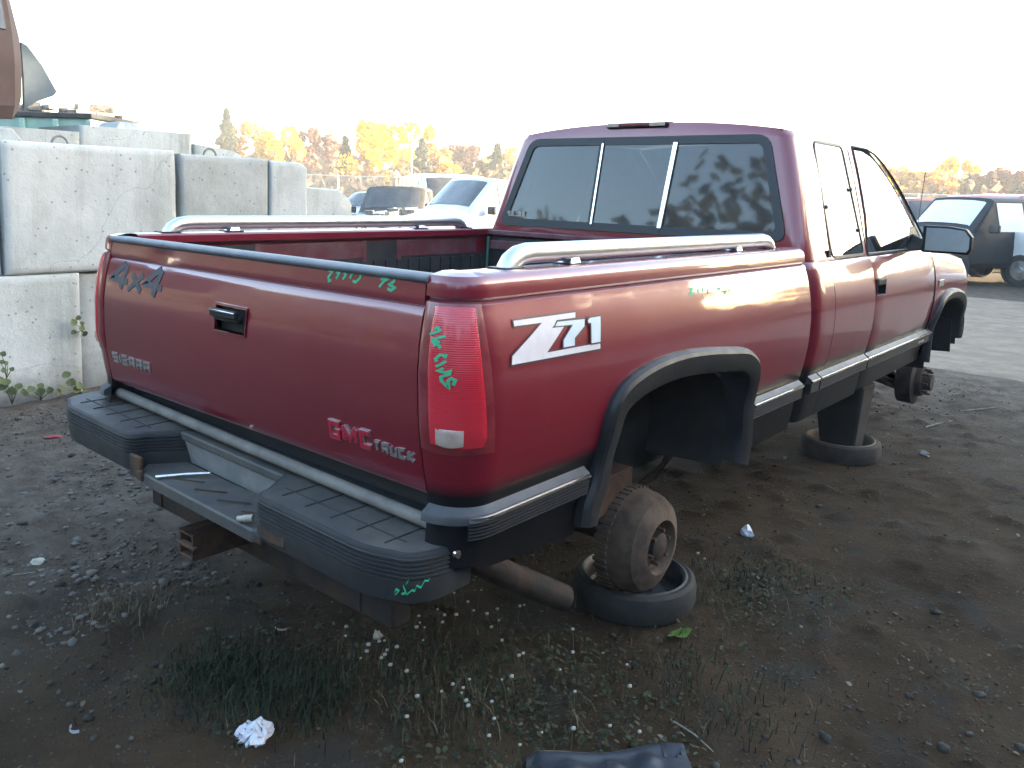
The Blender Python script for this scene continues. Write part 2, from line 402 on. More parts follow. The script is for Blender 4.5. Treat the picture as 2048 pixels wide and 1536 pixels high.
# ---- lettering helpers: ribbons that follow a surface
def ribbon(mb, pts, wd, fn, d=.0012, mi=0, sub=.012):
    P = [Vector((a, b)) for a, b in pts]; Q = [P[0]]
    for a, b in zip(P, P[1:]):
        n = max(1, int((b - a).length / sub)); Q += [a + (b - a) * k / n for k in range(1, n + 1)]
    L, Rr = [], []
    for i, q in enumerate(Q):
        t0 = (q - Q[i - 1]).normalized() if i else (Q[1] - q).normalized()
        t1 = (Q[i + 1] - q).normalized() if i < len(Q) - 1 else t0
        t = (t0 + t1); t = t.normalized() if t.length > 1e-6 else t1
        nrm = Vector((-t.y, t.x)); k = wd / 2 / max(.45, abs(nrm.dot(Vector((-t1.y, t1.x)))))
        L.append(q + nrm * k); Rr.append(q - nrm * k)
    top = [[fn(p.x, p.y, d) for p in L], [fn(p.x, p.y, d) for p in Rr]]
    bot = [[fn(p.x, p.y, -.001) for p in L], [fn(p.x, p.y, -.001) for p in Rr]]
    mb.grid([bot[0], top[0], top[1], bot[1]], mi=mi)
    for e in (0, -1): mb.add([bot[0][e], top[0][e], top[1][e], bot[1][e]], [(0, 1, 2, 3)], mi)
    return mb
def flat_poly(pts, fn, d, mat, name, parent, cuts=2):
    bm = bmesh.new(); vs = [bm.verts.new((a, b, 0)) for a, b in pts]; bm.faces.new(vs)
    bmesh.ops.triangulate(bm, faces=bm.faces)
    bmesh.ops.subdivide_edges(bm, edges=bm.edges, cuts=cuts, use_grid_fill=True)
    for v in bm.verts: v.co = Vector(fn(v.co.x, v.co.y, d))
    me = bpy.data.meshes.new(name); bm.to_mesh(me); bm.free(); me.materials.append(mat)
    for p in me.polygons: p.use_smooth = True
    o = bpy.data.objects.new(name, me); COL.objects.link(o); o.parent = parent; return o
def offset_poly(pts, w):
    P = [Vector(p) for p in pts]; n = len(P); A = sum(P[i].x * P[(i + 1) % n].y - P[(i + 1) % n].x * P[i].y for i in range(n)); s = 1 if A > 0 else -1
    out = []
    for i in range(n):
        a = (P[i] - P[i - 1]).normalized(); b = (P[(i + 1) % n] - P[i]).normalized()
        na, nb = Vector((a.y, -a.x)) * s, Vector((b.y, -b.x)) * s; m = (na + nb)
        m = m.normalized() if m.length > 1e-4 else na
        out.append(P[i] + m * w / max(.5, m.dot(na)))
    return [(p.x, p.y) for p in out]
FONT = {'S': [[(1, 1), (0, 1), (0, .5), (1, .5), (1, 0), (0, 0)]], 'I': [[(.5, 1), (.5, 0)]], 'E': [[(1, 1), (0, 1), (0, 0), (1, 0)], [(0, .5), (.9, .5)]],
        'R': [[(0, 0), (0, 1), (1, 1), (1, .5), (.1, .5)], [(.4, .5), (1, 0)]], 'A': [[(0, 0), (0, 1), (1, 1), (1, 0)], [(0, .45), (1, .45)]],
        'G': [[(1, .76), (1, 1), (0, 1), (0, 0), (1, 0), (1, .44), (.58, .44)]], 'M': [[(0, 0), (0, 1)], [(0, 1), (.5, .2), (1, 1)], [(1, 1), (1, 0)]], 'C': [[(1, 1), (0, 1), (0, 0), (1, 0)]],
        'T': [[(0, 1), (1, 1)], [(.5, 1), (.5, 0)]], 'U': [[(0, 1), (0, 0), (1, 0), (1, 1)]], 'K': [[(0, 1), (0, 0)], [(1, 1), (.08, .5), (1, 0)]]}
def word(mb, txt, u0, u1, v0, v1, wd, fn, d, adv=None, slant=0., gap=.22, mi=0):
    ws = {'I': .25, 'M': 1.35}; tot = sum(ws.get(c, 1) for c in txt) + gap * (len(txt) - 1); sc_ = (u1 - u0) / tot; u = u0
    for c in txt:
        wc = ws.get(c, 1) * sc_
        for k, st in enumerate(FONT[c]):
            ribbon(mb, [(u + wd / 2 + a * (wc - wd) + slant * b * (v1 - v0), v0 + wd / 2 + b * (v1 - v0 - wd)) for a, b in st], wd, fn, d + .0004 * k, mi, .03)
        u += wc + gap * sc_
    return mb
def g_fn(u, v, d): return gate_pt(u, v, d)
def s_fn(u, v, d): return side_pt(S2 + u - CR, v, d)
def c_fn(u, v, d): return side_pt(u, v, d)
mb = MB(); word(mb, 'SIERRA', -.782, -.505, .872, .910, .0085, g_fn, .004); obj('model_badge', mb, MAT['badge'], tg)
mb = MB(); word(mb, 'GMC', .476, .652, .860, .913, .0150, g_fn, .0045); obj('maker_badge', mb, MAT['badge'], tg)
mb = MB(); word(mb, 'GMC', .4785, .6495, .8620, .9105, .0112, g_fn, .0064); obj('maker_badge_inlay', mb, MAT['badge_red'], tg)
mb = MB(); word(mb, 'TRUCK', .656, .806, .864, .893, .0072, g_fn, .004); obj('maker_badge_word', mb, MAT['badge'], tg)
mb = MB()
for st, wd in (([(-.69, 1.238), (-.775, 1.180), (-.655, 1.176)], .022), ([(-.672, 1.236), (-.70, 1.15)], .024), ([(-.625, 1.205), (-.555, 1.152)], .020), ([(-.548, 1.208), (-.645, 1.150)], .018), ([(-.445, 1.238), (-.53, 1.182), (-.415, 1.176)], .022), ([(-.43, 1.236), (-.468, 1.146)], .026)):
    ribbon(mb, st, wd, g_fn, .0012 + .0003 * len(mb.f) / 50)
obj('worn_decal', mb, MAT['decal_g'], tg)
mb = MB()
for st in ([(.441, 1.307), (.459, 1.307), (.443, 1.289), (.446, 1.279), (.458, 1.283)], [(.474, 1.305), (.487, 1.304), (.476, 1.287)], [(.506, 1.306), (.515, 1.301), (.503, 1.289)], [(.541, 1.31), (.532, 1.294)], [(.573, 1.307), (.571, 1.297), (.556, 1.286), (.544, 1.288)],
           [(.651, 1.302), (.665, 1.307), (.676, 1.304), (.664, 1.299), (.648, 1.282)], [(.705, 1.304), (.685, 1.292), (.705, 1.286), (.692, 1.278), (.679, 1.281)]):
    ribbon(mb, st, .0072, g_fn, .0010, sub=.006)
obj('marker_writing', mb, MAT['green'], tg)

# ---- side decal: Z71
PZ = [(.154, 1.219), (.412, 1.217), (.407, 1.2035), (.333, 1.2045), (.300, 1.187), (.352, 1.1865), (.267, 1.129), (.507, 1.126), (.505, 1.110), (.126, 1.117), (.131, 1.137), (.262, 1.204), (.153, 1.206)]
P7 = [(.325, 1.2005), (.446, 1.196), (.440, 1.178), (.390, 1.152), (.386, 1.133), (.337, 1.1335), (.340, 1.152), (.390, 1.187), (.312, 1.190)]
P1 = [(.459, 1.1915), (.470, 1.197), (.521, 1.197), (.505, 1.129), (.462, 1.130), (.472, 1.184), (.460, 1.185)]
for P, mt, k in ((PZ, 'decal', 0), (P7, 'decal_b', 1), (P1, 'decal_b', 2)):
    flat_poly(offset_poly(P, .0042), s_fn, .0022 + .0012 * k, MAT['decal_k'], 'decal_outline', truck, 3)
    flat_poly(P, s_fn, .0030 + .0012 * k, MAT[mt], 'side_decal', truck, 3)
mb = MB()
for st in ([(1.062, 1.235), (1.082, 1.235), (1.055, 1.219), (1.09, 1.219)], [(1.12, 1.231), (1.118, 1.22)], [(1.155, 1.232), (1.148, 1.22)], [(1.187, 1.229), (1.181, 1.21)], [(1.254, 1.222), (1.276, 1.224), (1.269, 1.217)], [(1.29, 1.211), (1.32, 1.21), (1.301, 1.202)]):
    ribbon(mb, st, .0065, s_fn, .0010, sub=.01)
obj('marker_writing', mb, MAT['green'], truck)

# ---- tail lights
for sx in SD:
    def sf(z): return .140 + .020 * (1.262 - z) / .35
    def patch(u0, u1, z0, z1, d, nu=14, nz=16, edge=.004):
        m_ = MB(); rows = []
        for i in range(nz + 1):
            z = z0 + (z1 - z0) * i / nz; a, b = (u0(z) if callable(u0) else u0), (u1(z) if callable(u1) else u1)
            rows.append([side_pt(a + (b - a) * j / nu, z - (.006 * math.sin(math.pi * j / nu) if i == 0 and edge else 0), d if 0 < i < nz and 0 < j < nu else d - edge) for j in range(nu + 1)])
        ring0 = [side_pt(a, z, -.006) for a, z in ()]
        m_.grid(rows)
        # skirt back to the body
        per = rows[0] + [r[-1] for r in rows[1:]] + rows[-1][-2::-1] + [r[0] for r in rows[-2::-1]]
        inn = [(p[0] - .012 * (p[0] - .80) / .14, p[1] + .008, p[2]) for p in per]
        m_.grid([per, inn]); return m_
    tl = obj('tail_light', mir(patch(.002, sf, .913, 1.266, .006), sx), MAT['lamp_dark'], truck)
    obj('lens', mir(patch(lambda z: .032 + .010 * (1.26 - z) / .3, lambda z: sf(z) - .016, .932, 1.259, .0095), sx), MAT['lamp'], tl)
    obj('reverse_lamp', mir(patch(.056, .103, .934, .973, .0125, 6, 6, .003), sx), MAT['clearlens'], tl)
    if sx > 0:
        mb = MB()
        for st in ([(.036, 1.193), (.046, 1.198), (.056, 1.204), (.05, 1.211), (.044, 1.206)], [(.068, 1.193), (.044, 1.183), (.05, 1.170), (.056, 1.177), (.048, 1.184)], [(.056, 1.172), (.061, 1.164)], [(.056, 1.132), (.053, 1.138), (.061, 1.149), (.071, 1.149), (.069, 1.143)], [(.055, 1.121), (.064, 1.128), (.072, 1.136)],
                   [(.068, 1.119), (.060, 1.112), (.070, 1.109), (.079, 1.113), (.078, 1.106), (.065, 1.098), (.066, 1.089), (.078, 1.075), (.077, 1.091), (.082, 1.097), (.088, 1.093), (.085, 1.081)]):
            ribbon(mb, st, .0058, c_fn, .0112, sub=.004)
        obj('marker_writing', mb, MAT['green'], tl)

# ---- flares and inner wells
def flare(A, sx, xb, name='fender_flare', wd=.082):
    mb = MB(); P = [Vector(a) for a in A]; rows = []
    for i, q in enumerate(P):
        t = (P[min(i + 1, len(P) - 1)] - P[max(i - 1, 0)]).normalized(); n = Vector((t.y, -t.x))
        if n.dot(Vector((sum(a.x for a in P) / len(P), .6)) - q) < 0: n = -n
        xs = xb + o_(max(q.y, .5)) 
        r = []
        for w_, dx in ((-.004, -.012), (-.002, .012), (.006, .024), (.018, .030), (wd * .75, .026), (wd, .016), (wd + .006, 0), (wd + .004, -.06), (wd + .010, -.10)):
            c = q + n * w_; r.append((max(xs, xb + .012) + dx, c.x, c.y))
        rows.append(r)
    # smooth the outline by inserting midpoints
    mb.grid(rows)
    return obj(name, mir(mb, sx), MAT['plastic'], truck, 28)
def smooth_out(A, n=3):
    out = []
    for i in range(len(A) - 1):
        p0, p1, p2, p3 = A[max(i - 1, 0)], A[i], A[i + 1], A[min(i + 2, len(A) - 1)]
        for k in range(n):
            t = k / n
            out.append(tuple(.5 * (2 * p1[d] + (p2[d] - p0[d]) * t + (2 * p0[d] - 5 * p1[d] + 4 * p2[d] - p3[d]) * t * t + (3 * p1[d] - p0[d] - 3 * p2[d] + p3[d]) * t ** 3) for d in (0, 1)))
    return out + [A[-1]]
for sx in SD:
    flare(smooth_out(ARCH_R), sx, BW)
    flare(smooth_out(ARCH_F), sx, BW, wd=.06)
    mb = MB(); rows = []
    for y, z in smooth_out(ARCH_R, 2):
        yy = y + (.092 if y < 1.05 else -.092) * min(1, abs(y - 1.05) / .35); zz = z - .086 * (1 if z > .8 else max(0, (z - .55) / .25))
        rows.append([(.905, yy, zz), (.80, yy, zz), (.66, yy, zz - .01), (.585, yy * .96 + 1.05 * .04, zz - .01), (.58, min(max(yy, .56), 1.56), .56)])
    mb.grid(rows); obj('wheel_well', mir(mb, sx), MAT['under'], truck)
    mb = MB(); rows = []
    for y, z in smooth_out(ARCH_F, 2):
        rows.append([(.945, y + (.045 if y < 4.6 else -.045), z - .05), (.72, y + (.06 if y < 4.6 else -.06), z - .06), (.50, y, z - .1)])
    mb.grid(rows)
    mb.prism([(.60, 5.02, .50), (.93, 5.02, .52), (.93, 4.98, .75), (.60, 4.98, .80)], (0, .012, 0))
    obj('inner_fender', mir(mb, sx), MAT['plastic'], truck)

# ---- side mouldings
def moulding(y0, y1, sx, wrap=False, xb=BW):
    mb = MB(); top, bot = .757, .696
    if wrap:
        ss = [.012 + (S2 + .05 - .012) * k / 16 for k in range(17)] + [S2 + y - CR for y in (.2, .35, y1)]
    else: ss = [S2 + y - CR for y in (y0, (y0 + y1) / 2, y1)]
    def P(s, z, d): return side_pt(s, z, d + (xb - BW))
    led = [[P(s, z, d) for s in ss] for z, d in ((.772, .001), (.765, .010), (top, .024), (.752, .026), (.735, .026), (.735, .0))]
    mb.grid(led)
    for e in (0, -1): mb.add([r[e] for r in led], [tuple(range(len(led)))])
    o1 = obj('side_moulding', mir(mb, sx), MAT['ledge'], truck, 25)
    s2 = [s for s in ss if (not wrap or s >= S2 - .055)]
    mb = MB(); rr = [[P(s, z, d) for s in s2] for z, d in ((.754, .024), (.752, .030), (.746, .0325), (.741, .030), (.739, .024))]
    mb.grid(rr)
    for e in (0, -1): mb.add([r[e] for r in rr], [tuple(range(len(rr)))])
    obj('bright_strip', mir(mb, sx), MAT['chrome'], o1)
    mb = MB(); prof = [(.738, .0), (.738, .026)]
    for k in range(5):
        z = .736 - k * .0088; prof += [(z, .027), (z - .004, .0295), (z - .0075, .027), (z - .0082, .021)]
    prof += [(bot - .004, .02), (bot - .006, .0)]
    rr = [[P(s, z, d) for s in s2] for z, d in prof]; mb.grid(rr)
    for e in (0, -1): mb.add([r[e] for r in rr], [tuple(range(len(rr)))])
    obj('ribbed_strip', mir(mb, sx), MAT['ribs'], o1, 25)
for sx in SD:
    moulding(.05, .492, sx, True); moulding(1.603, 2.095, sx); moulding(2.20, 2.30, sx); moulding(2.315, 2.975, sx); moulding(2.995, 4.185, sx); moulding(4.20, 4.235, sx)

# ---- bed rails
for sx in SD:
    X, y0, y1, zt, rr = .86, .235, 1.905, 1.372, .0275
    path = [(X, y0, 1.318), (X, y0 + .004, 1.334), (X, y0 + .018, 1.352), (X, y0 + .045, 1.366), (X, y0 + .085, zt), (X, .6, zt), (X, 1.2, zt), (X, y1 - .085, zt), (X, y1 - .045, 1.366), (X, y1 - .018, 1.352), (X, y1 - .004, 1.334), (X, y1, 1.318)]
    mb = MB(); mb.tube(path, rr, 20, squash=1.0); br = obj('bed_rail', mir(mb, sx), MAT['rail'], truck, 50)
    for y in (.51, 1.575):
        mb = MB()
        for a, b, z0, z1 in ((.026, .018, 1.334, 1.356),):
            mb.add([(X - a, y - a, z0), (X + a, y - a, z0), (X + a, y + a, z0), (X - a, y + a, z0), (X - b, y - b * .7, z1), (X + b, y - b * .7, z1), (X + b, y + b * 1.4, z1), (X - b, y + b * 1.4, z1)], [(0, 3, 2, 1), (4, 5, 6, 7), (0, 1, 5, 4), (1, 2, 6, 5), (2, 3, 7, 6), (3, 0, 4, 7)])
        obj('rail_post', mir(mb, sx), MAT['rail'], br, bevel=.003)
    for y in (y0, .51, 1.575, y1): mb = MB(); mb.box((X, y, 1.337), (.064, .075, .004)); obj('rail_gasket', mir(mb, sx), MAT['rubber'], br)
# ================================================================== cab
def XR(z): return BW + o_(z) if z < 1.272 else .928 - (z - 1.272) * .255 - .10 * max(0, z - 1.62) ** 1.5
def YR(z): return 2.165 + max(0, z - 1.34) * .18
QB, QT, DZ = 1.282, 1.812, 1.822
def qr(z): t = (z - 1.275) / .54; return 2.46 + .045 * t
def qf(z): t = (z - 1.275) / .54; return 2.93 - .03 * t
def dr(z): t = max(0, (z - 1.275) / .55); return 2.985 + .06 * min(1, t * 3) + .02 * t
def fa(z): return float(np.interp(z, [1.275, 1.354, 1.47, 1.59, 1.68, 1.763, 1.80, 1.822, 1.85], [4.17, 4.09, 3.955, 3.81, 3.68, 3.53, 3.43, 3.30, 3.2]))
def fa2(z): return float(np.interp(z, [1.275, 1.354, 1.47, 1.59, 1.68, 1.763, 1.82, 1.85], [4.25, 4.17, 4.03, 3.885, 3.76, 3.62, 3.50, 3.44]))
WB, WT = 1.371, 1.809
def wx(z): return .812 - .149 * (z - WB) / (WT - WB)
def bumpz(x): return .052 * (1 - min(1, abs(x) / .77) ** 2.4)
ZC = [.555, .60, .68, .75, .80, .85, .90, .95, 1.0, 1.04, 1.08, 1.12, 1.16, 1.20, 1.235, 1.258, 1.2665, 1.2695, 1.2725, 1.278, QB, 1.32, WB, 1.42, 1.47, 1.53, 1.59, 1.65, 1.71, 1.763, 1.785, 1.80, 1.809, QT, DZ, 1.836, 1.845]
GC = {1.2665: -.004, 1.2695: -.010, 1.2725: -.004}
def cab_row(z):
    X, Y, r = XR(z) + GC.get(z, 0), YR(z), .065
    if z > 1.822: X -= (z - 1.822) * .55; Y += (z - 1.822) * .5
    xi = wx(max(WB, min(WT, z)))
    out = [(0, Y), (xi * .33, Y), (xi * .66, Y), (xi, Y)]
    cx, cy = X - r, Y + r
    if cx < xi + .004: cx = xi + .004
    for k in range(6):
        a = -math.pi / 2 + k * math.pi / 10; out.append((cx + (X - cx) * math.cos(a), cy + r * math.sin(a)))
    out += [(X, Y + .13), (X, 2.40 - .0), (X, 2.403), (X, qr(z)), (X, (qr(z) + qf(z)) / 2), (X, qf(z)), (X, dr(z)), (X, (dr(z) + fa(z)) / 2), (X, fa(z)), (X - .035, fa2(z))]
    res = []
    for i, (x, y) in enumerate(out):
        zz = z
        if i <= 6 and z > WT: zz = z + bumpz(x) * (z - WT) / (1.845 - WT)
        res.append((x, y, zz))
    return res
rows = [cab_row(z) for z in ZC]; nC = len(rows[0])
iB, iQB, iQT, iDZ, iWB, iWT = ZC.index(1.278), ZC.index(QB), ZC.index(QT), ZC.index(DZ), ZC.index(WB), ZC.index(WT)
jq, jd = 13, 16
def cskip(i, j):
    if j < 3 and iWB <= i < iWT: return True
    if 13 <= j < 15 and iQB <= i < iQT: return True
    if 16 <= j < 18 and iQB <= i < iDZ: return True
    if j >= 16 and i < iB: return True
    return False
mb = MB(); mb.grid(rows, skip=cskip); left = [[(-x, y, z) for x, y, z in r] for r in rows]; mb.grid(left, skip=cskip, flip=True)
# roof skin
top = rows[-1]; js = list(range(6, nC)); ro = []
for j in js:
    x0, y0, z0 = top[j]; r = []
    for k in range(17):
        u = -1 + 2 * k / 16; x = x0 * u; r.append((x, y0, 1.845 + bumpz(x) * (1 - max(0, (bumpz(x0) / .052))) + (0 if j > 6 else 0)))
    ro.append(r)
# edge row across the back
x0, y0, _ = top[6]
mb.grid(ro)
bk = []
for k in range(17):
    x = x0 * (-1 + 2 * k / 16); bk.append((x, top[0][1], 1.845 + bumpz(x)))
mb.grid([bk, ro[0]])
cab = obj('cab_body', mb, MAT['paint_low'], truck, 32, weld=1e-4)
# extended-cab seam line (the groove between 2.400 and 2.403 is drawn with a thin dark strip)
for sx in SD:
    mb = MB()
    for rr in (range(0, ZC.index(1.258)), range(iQB, ZC.index(1.785))):
        pts = [(XR(ZC[i]) + .0008, 2.4, ZC[i]) for i in rr]
        mb.grid([[(x - .004, y - .0015, z) for x, y, z in pts], [(x, y - .0015, z) for x, y, z in pts], [(x, y + .0015, z) for x, y, z in pts], [(x - .004, y + .0015, z) for x, y, z in pts]])
    obj('panel_seam', mir(mb, sx), MAT['rubber'], truck)
# windows
def pane(P, name, mat, parent=cab, th=.004):
    mb = MB(); a, b, c, d = [Vector(p) for p in P]; n = (b - a).cross(d - a).normalized() * th
    mb.add([a, b, c, d, a - n, b - n, c - n, d - n], [(0, 1, 2, 3), (7, 6, 5, 4), (0, 4, 5, 1), (1, 5, 6, 2), (2, 6, 7, 3), (3, 7, 4, 0)])
    return obj(name, mb, mat, parent)
def frame(P, w, th, name, mat, parent=cab, lift=.004, rad=0.0):
    "frame of width w inside the quad P, standing lift proud"
    a = [Vector(p) for p in P]; n = (a[1] - a[0]).cross(a[3] - a[0]).normalized(); c = sum(a, Vector()) / 4
    def rounded(pts, r):
        out = []
        for i in range(4):
            p, q, s = pts[i], pts[i - 1], pts[(i + 1) % 4]; d1, d2 = (q - p).normalized(), (s - p).normalized()
            A, B = p + d1 * r, p + d2 * r
            for k in range(5):
                t = k / 4; out.append(A * (1 - t) ** 2 + p * 2 * t * (1 - t) + B * t * t)
        return out
    inn = []
    for i in range(4):
        p = a[i]; d1 = (a[i - 1] - p).normalized(); d2 = (a[(i + 1) % 4] - p).normalized(); s = max(.3, math.sin(d1.angle(d2)))
        inn.append(p + (d1 + d2) * (w / s))
    O, I = rounded(a, .03 + rad), rounded(inn, max(.012, rad))
    mb = MB(); O2 = [p + n * lift for p in O]; I2 = [p + n * lift for p in I]; O3 = [p - n * th for p in O]; I3 = [p - n * th for p in I]
    cl = lambda L: L + [L[0]]
    mb.grid([cl(O3), cl(O2), cl(I2), cl(I3)])
    return obj(name, mb, mat, parent, 40)
def rw(x, z, d=0): return (x, YR(z) - d, z)
P = [rw(-wx(WB) - .018, WB - .02), rw(wx(WB) + .018, WB - .02), rw(wx(WT) + .02, WT + .018), rw(-wx(WT) - .02, WT + .018)]
rwf = frame(P, .040, .015, 'rear_window', MAT['rubber'], cab, .007, .035)
zb_, zt_ = WB + .012, WT - .012
d1b, d1t, d2b, d2t = -.205, -.201, .193, .219
for a, b, c, d, nm in ((-wx(zb_) + .01, d1b, d1t, -wx(zt_) + .01, 0), (d1b, d2b, d2t, d1t, 1), (d2b, wx(zb_) - .01, wx(zt_) - .01, d2t, 0)):
    pane([rw(a, zb_ - .02, .0 + .003 * nm), rw(b, zb_ - .02, .003 * nm), rw(c, zt_ + .02, .003 * nm), rw(d, zt_ + .02, .003 * nm)], 'pane', MAT['tint'], rwf)
for xb_, xt_, wk, wb in ((d1b, d1t, .022, .005), (d2b, d2t, .010, .011)):
    mb = MB()
    mb.add([rw(xb_ - wk, zb_ - .02, .009), rw(xb_ + .006, zb_ - .02, .009), rw(xt_ + .006, zt_ + .02, .009), rw(xt_ - wk, zt_ + .02, .009), rw(xb_ - wk, zb_ - .02, -.004), rw(xb_ + .006, zb_ - .02, -.004), rw(xt_ + .006, zt_ + .02, -.004), rw(xt_ - wk, zt_ + .02, -.004)], [(0, 1, 2, 3), (0, 4, 5, 1), (1, 5, 6, 2), (2, 6, 7, 3), (3, 7, 4, 0)])
    obj('divider', mb, MAT['rubber'], rwf)
    mb = MB()
    mb.add([rw(xb_ - wb, zb_, .0125), rw(xb_ + wb, zb_, .0125), rw(xt_ + wb, zt_, .0125), rw(xt_ - wb, zt_, .0125), rw(xb_ - wb, zb_, .005), rw(xb_ + wb, zb_, .005), rw(xt_ + wb, zt_, .005), rw(xt_ - wb, zt_, .005)], [(0, 1, 2, 3), (0, 4, 5, 1), (1, 5, 6, 2), (2, 6, 7, 3), (3, 7, 4, 0)])
    obj('divider_trim', mb, MAT['chrome'], rwf)
mb = MB()
for k in range(5):
    if k == 2: continue
    mb.box((-.765 + k * .026, YR(1.42) - .006, 1.418), (.02, .004, .026))
mb.box((-.713, YR(1.42) - .005, 1.405), (.12, .003, .006))
obj('window_sticker', mb, MAT['badge'], rwf)
for sx in SD:
    s = sx
    def sp(y, z, d=0): return (s * (XR(z) + d), y, z)
    P = [sp(qr(QB) - .004, QB - .006, .002), sp(qf(QB) + .004, QB - .006, .002), sp(qf(QT) + .004, QT + .006, .002), sp(qr(QT) - .004, QT + .006, .002)]
    if sx < 0: P = [P[1], P[0], P[3], P[2]]
    qf_o = frame(P, .012, .012, 'quarter_window', MAT['rubber'], cab, .004, .03)
    pane(P, 'pane', MAT['glass'], qf_o, .003)
    mb = MB()
    for y, z in ((qf(1.60) - .02, 1.60), (qr(1.51) + .02, 1.51), (qf(1.40) - .02, 1.40)): mb.lathe([(.0, .011), (.009, .009), (.010, 0)], sp(y, z, .0), (s, 0, 0), 12)
    tag(obj('window_button', mb, MAT['rubber'], qf_o), kind='stuff')
    # door glass as a fan of quads following the pillar
    zs = [QB, 1.354, 1.47, 1.59, 1.68, 1.763, 1.80, DZ]
    mb = MB(); mb.grid([[sp(dr(z), z, -.010), sp((dr(z) + fa(z)) / 2, z, -.010), sp(fa(z), z, -.010)] for z in zs]); dg = obj('door_window', mb, MAT['glass'], cab)
    mb = MB(); pts = [sp(dr(z), z, .002) for z in zs] + [sp(fa(z), z, .002) for z in zs[::-1]] + [sp(dr(QB), QB, .002)]
    mb.tube(pts, .0055, 6, cap=False); obj('window_seal', mb, MAT['rubber'], dg)
    mb = MB(); mb.box((s * .925, 2.425, 1.30), (.012, .020, .034)); obj('latch', mb, MAT['rubber'], cab, bevel=.002)
    # door frame seam on the pillar
    mb = MB(); pts = [sp(2.975 + .02 * (z - 1.28), z, .0015) for z in (1.285, 1.45, 1.6, 1.75, 1.80)] ; mb.tube(pts, .002, 6); obj('door_seam', mb, MAT['rubber'], cab)
mb = MB(); zs = [1.275, 1.354, 1.47, 1.59, 1.68, 1.763, 1.82, 1.838]
mb.grid([[((XR(z) - .045) * u, fa2(z) + .10 * (1 - u * u) * (1 if z < 1.8 else .6), z + (.04 * (1 - u * u) if z > 1.8 else 0)) for u in (-1, -.6, -.2, .2, .6, 1)] for z in zs]); obj('windshield', mb, MAT['glass'], cab)
# high brake lamp
mb = MB(); yb2 = YR(1.845) + .012
mb.prism([(-.19, yb2 - .015, 1.872), (-.19, yb2 - .022, 1.878), (-.19, yb2 - .018, 1.898), (-.19, yb2 + .05, 1.905), (-.19, yb2 + .06, 1.88)], (.345, 0, 0)); hb = obj('brake_lamp', mb, MAT['plastic'], cab, bevel=.004)
mb = MB(); mb.box((-.150, yb2 - .022, 1.887), (.07, .008, .018)); mb.box((.105, yb2 - .022, 1.887), (.085, .008, .018)); tag(obj('cargo_lamp', mb, MAT['clearlens'], hb, bevel=.002), kind='stuff')
mb = MB(); mb.box((-.018, yb2 - .0205, 1.888), (.19, .005, .013)); obj('lamp_lens', mb, MAT['lamp_dark'], hb, bevel=.002)
